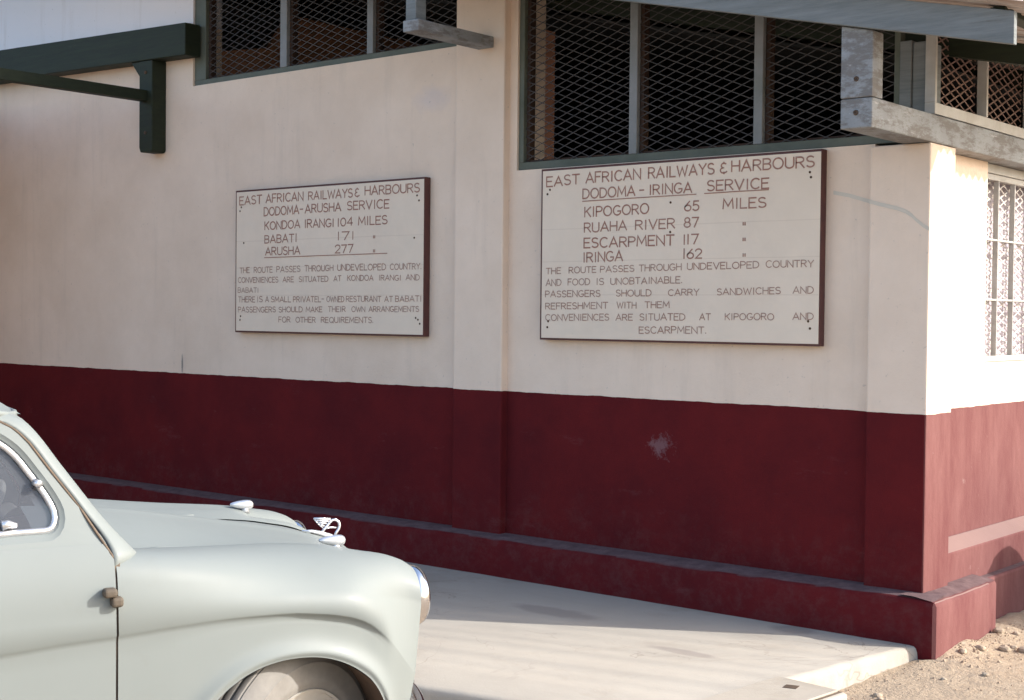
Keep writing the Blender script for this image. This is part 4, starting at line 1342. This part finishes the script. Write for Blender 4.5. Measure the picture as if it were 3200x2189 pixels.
# wing-top side lamps
for s in (1, -1):
    mb = MB()
    c = Vector((0, -s * .42, .9505))
    prof = [(-.046, .0), (-.044, .0045), (-.034, .0085), (-.018, .0125), (0, .0155), (.014, .0165), (.024, .0155), (.031, .0115), (.0345, .006), (.0355, 0)]
    mb.lathe(prof, c + Vector((-.003, 0, .0)), (1, 0, -.06), 20)
    sl = mb.build("side_lamp", MT['chrome_dull'], car, smooth='all')
    mb = MB(); mb.tube([(.004, -s * .42, .925), (.006, -s * .42, .938), (.010, -s * .42, .948)], [.018, .010, .009], 10)
    mb.build("lamp_foot", MT['chrome_dull'], sl, smooth='all')
# headlamps
for s in (1, -1):
    mb = MB()
    mb.lathe([(-.04, .082), (-.004, .0855), (.000, .0880), (.007, .0890), (.016, .0885), (.026, .084), (.034, .077), (.036, .072), (.032, .070)], (.203, -s * .492, .786), (1, 0, .02), 40)
    hl = mb.build("headlamp", MT['chrome'], car, smooth='all')
    mb = MB()
    mb.lathe([(.032, .0705), (.039, .064), (.046, .049), (.050, .028), (.051, .0)], (.203, -s * .492, .786), (1, 0, .02), 40)
    mb.build("lamp_lens", MT['lamp_glass'], hl, smooth='all')
# bumper with overriders
mb = MB()
rows = []
for v in np.linspace(-.655, .655, 41):
    u = .262 - .095 * (abs(v) / .655)**3
    rows.append([(u + du_, -v, w) for du_, w in ((-.012, .515), (.004, .520), (.016, .511), (.022, .490), (.022, .450), (.016, .426), (.004, .418), (-.012, .422))])
mb.grid(rows, True)
bp = mb.build("front_bumper", MT['chrome'], car, smooth='all')
for s in (1, -1):
    mb = MB(); mb.tube([(.26, -s * .30, .38), (.278, -s * .30, .42), (.282, -s * .30, .48), (.268, -s * .30, .53)], [.02, .028, .028, .016], 10)
    mb.build("overrider", MT['chrome'], bp, smooth='all')
# winged mascot on the bonnet
mb = MB()
def mt_(pts, r, n=6): mb.tube([(u, 0, w) for u, w in pts], r, n)
# stylised A
mt_([(.117, .902), (.131, .918), (.146, .935), (.152, .943)], .0042)
mt_([(.146, .935), (.156, .944), (.168, .945), (.178, .938), (.182, .926), (.179, .914), (.171, .904), (.166, .894)], .0045)
mt_([(.132, .919), (.150, .921), (.170, .919)], .003)
# wing feathers
for a, b, r in (((.094, .9525), (.150, .9480), .0040), ((.100, .9460), (.143, .9410), .0037), ((.106, .9385), (.137, .9345), .0034), ((.113, .9310), (.130, .9270), .003)):
    mt_([a, ((a[0] + b[0]) / 2, (a[1] + b[1]) / 2), b], [r * .9, r, r])
mt_([(.094, .9525), (.104, .940), (.116, .928), (.126, .920)], .0022)
# base spear
mt_([(.055, .9155), (.085, .913), (.115, .905), (.150, .892), (.185, .876)], [.0025, .005, .0075, .009, .006], 8)
mb.build("bonnet_mascot", MT['chrome_dull'], car, smooth='all')
# bonnet side bead
for s in (1, -1):
    mb = MB(); mb.tube([(u, -s * (.352 - .02 * sstep(-.5, -.2, u)), WC(u) - .020) for u in np.linspace(-.52, -.20, 14)], [.001] + [.0045] * 12 + [.006], 6)
    mb.build("bonnet_bead", P, car, smooth='all')

# wheels
def tyre_prof():
    pr = [(-.072, .222), (-.082, .250), (-.084, .280), (-.078, .312), (-.066, .333), (-.055, .3425)]
    for a in (-.040, -.013, .013, .040):
        pr += [(a - .0095, .3465), (a - .0085, .347), (a + .0085, .347), (a + .0095, .3465), (a + .0105, .340), (a + .0155, .340)]
    pr += [(.055, .3425), (.066, .333), (.078, .312), (.0815, .300), (.0845, .297), (.0845, .280), (.083, .255), (.0835, .250), (.080, .238), (.072, .222)]
    return pr
def wheel(u, v, steer):
    s = 1 if v > 0 else -1
    ax = Vector((math.sin(steer) , -math.cos(steer), 0)) if s > 0 else Vector((-math.sin(steer), math.cos(steer), 0))
    c = Vector((u, -v, .352))
    mb = MB()
    mb.lathe([(.055, .10), (.050, .135), (.040, .150), (.036, .165), (.052, .185), (.058, .200), (.066, .214), (.074, .2235), (.079, .2225), (.074, .216), (-.075, .216), (-.02, .12), (-.02, .0)], c, ax, 48)
    w = mb.build("wheel", MT['rim'], car, smooth=True, angle=40)
    mb = MB(); mb.lathe(tyre_prof(), c, ax, 64); mb.build("tyre", MT['tyre'], w, smooth=True, angle=30)
    mb = MB(); mb.lathe([(.050, .152), (.062, .150), (.072, .140), (.080, .118), (.082, .095), (.078, .080), (.084, .066), (.092, .035), (.094, 0)], c, ax, 40)
    mb.build("hub_cap", MT['chrome_dull'], w, smooth='all')
ST = math.radians(31)
wheel(-.195, .535, ST); wheel(-.195, -.535, ST); wheel(ARCH_R, .56, 0); wheel(ARCH_R, -.56, 0)

# cabin: front seats, dashboard, steering wheel
for s in (1, -1):
    mb = MB()
    mb.box(-1.75, -1.25, -s * .30 - .25, -s * .30 + .25, .42, .58)
    mb.prism([(-1.72, -s * .30 - .25, .50), (-1.58, -s * .30 - .25, .50), (-1.72, -s * .30 - .25, 1.06), (-1.84, -s * .30 - .25, 1.06)], (0, .5, 0), 1)
    mb.build("seat", MT['seat'], car, bevel=.05, segs=4, smooth=True)
mb = MB(); mb.prism([(-.66, -.56, .92), (-.74, -.56, .985), (-.80, -.56, .97), (-.82, -.56, .80), (-.66, -.56, .80)], (0, 1.12, 0), 1)
mb.build("dashboard", MT['dash'], car, bevel=.01)
mb = MB()
ax = Vector((-.80, 0, .60)).normalized(); a_ = Vector((0, 1, 0)); b_ = ax.cross(a_); c_ = Vector((-1.02, -.30, .985))
mb.tube([c_ + (a_ * math.cos(t) + b_ * math.sin(t)) * .20 for t in np.linspace(0, 2 * math.pi, 41)], .011, 8, False)
mb.tube([c_ - a_ * .2, c_ + a_ * .2], .008, 6); mb.tube([c_, c_ - ax * .32], .016, 8)
mb.build("steering_wheel", MT['dash'], car, smooth='all')
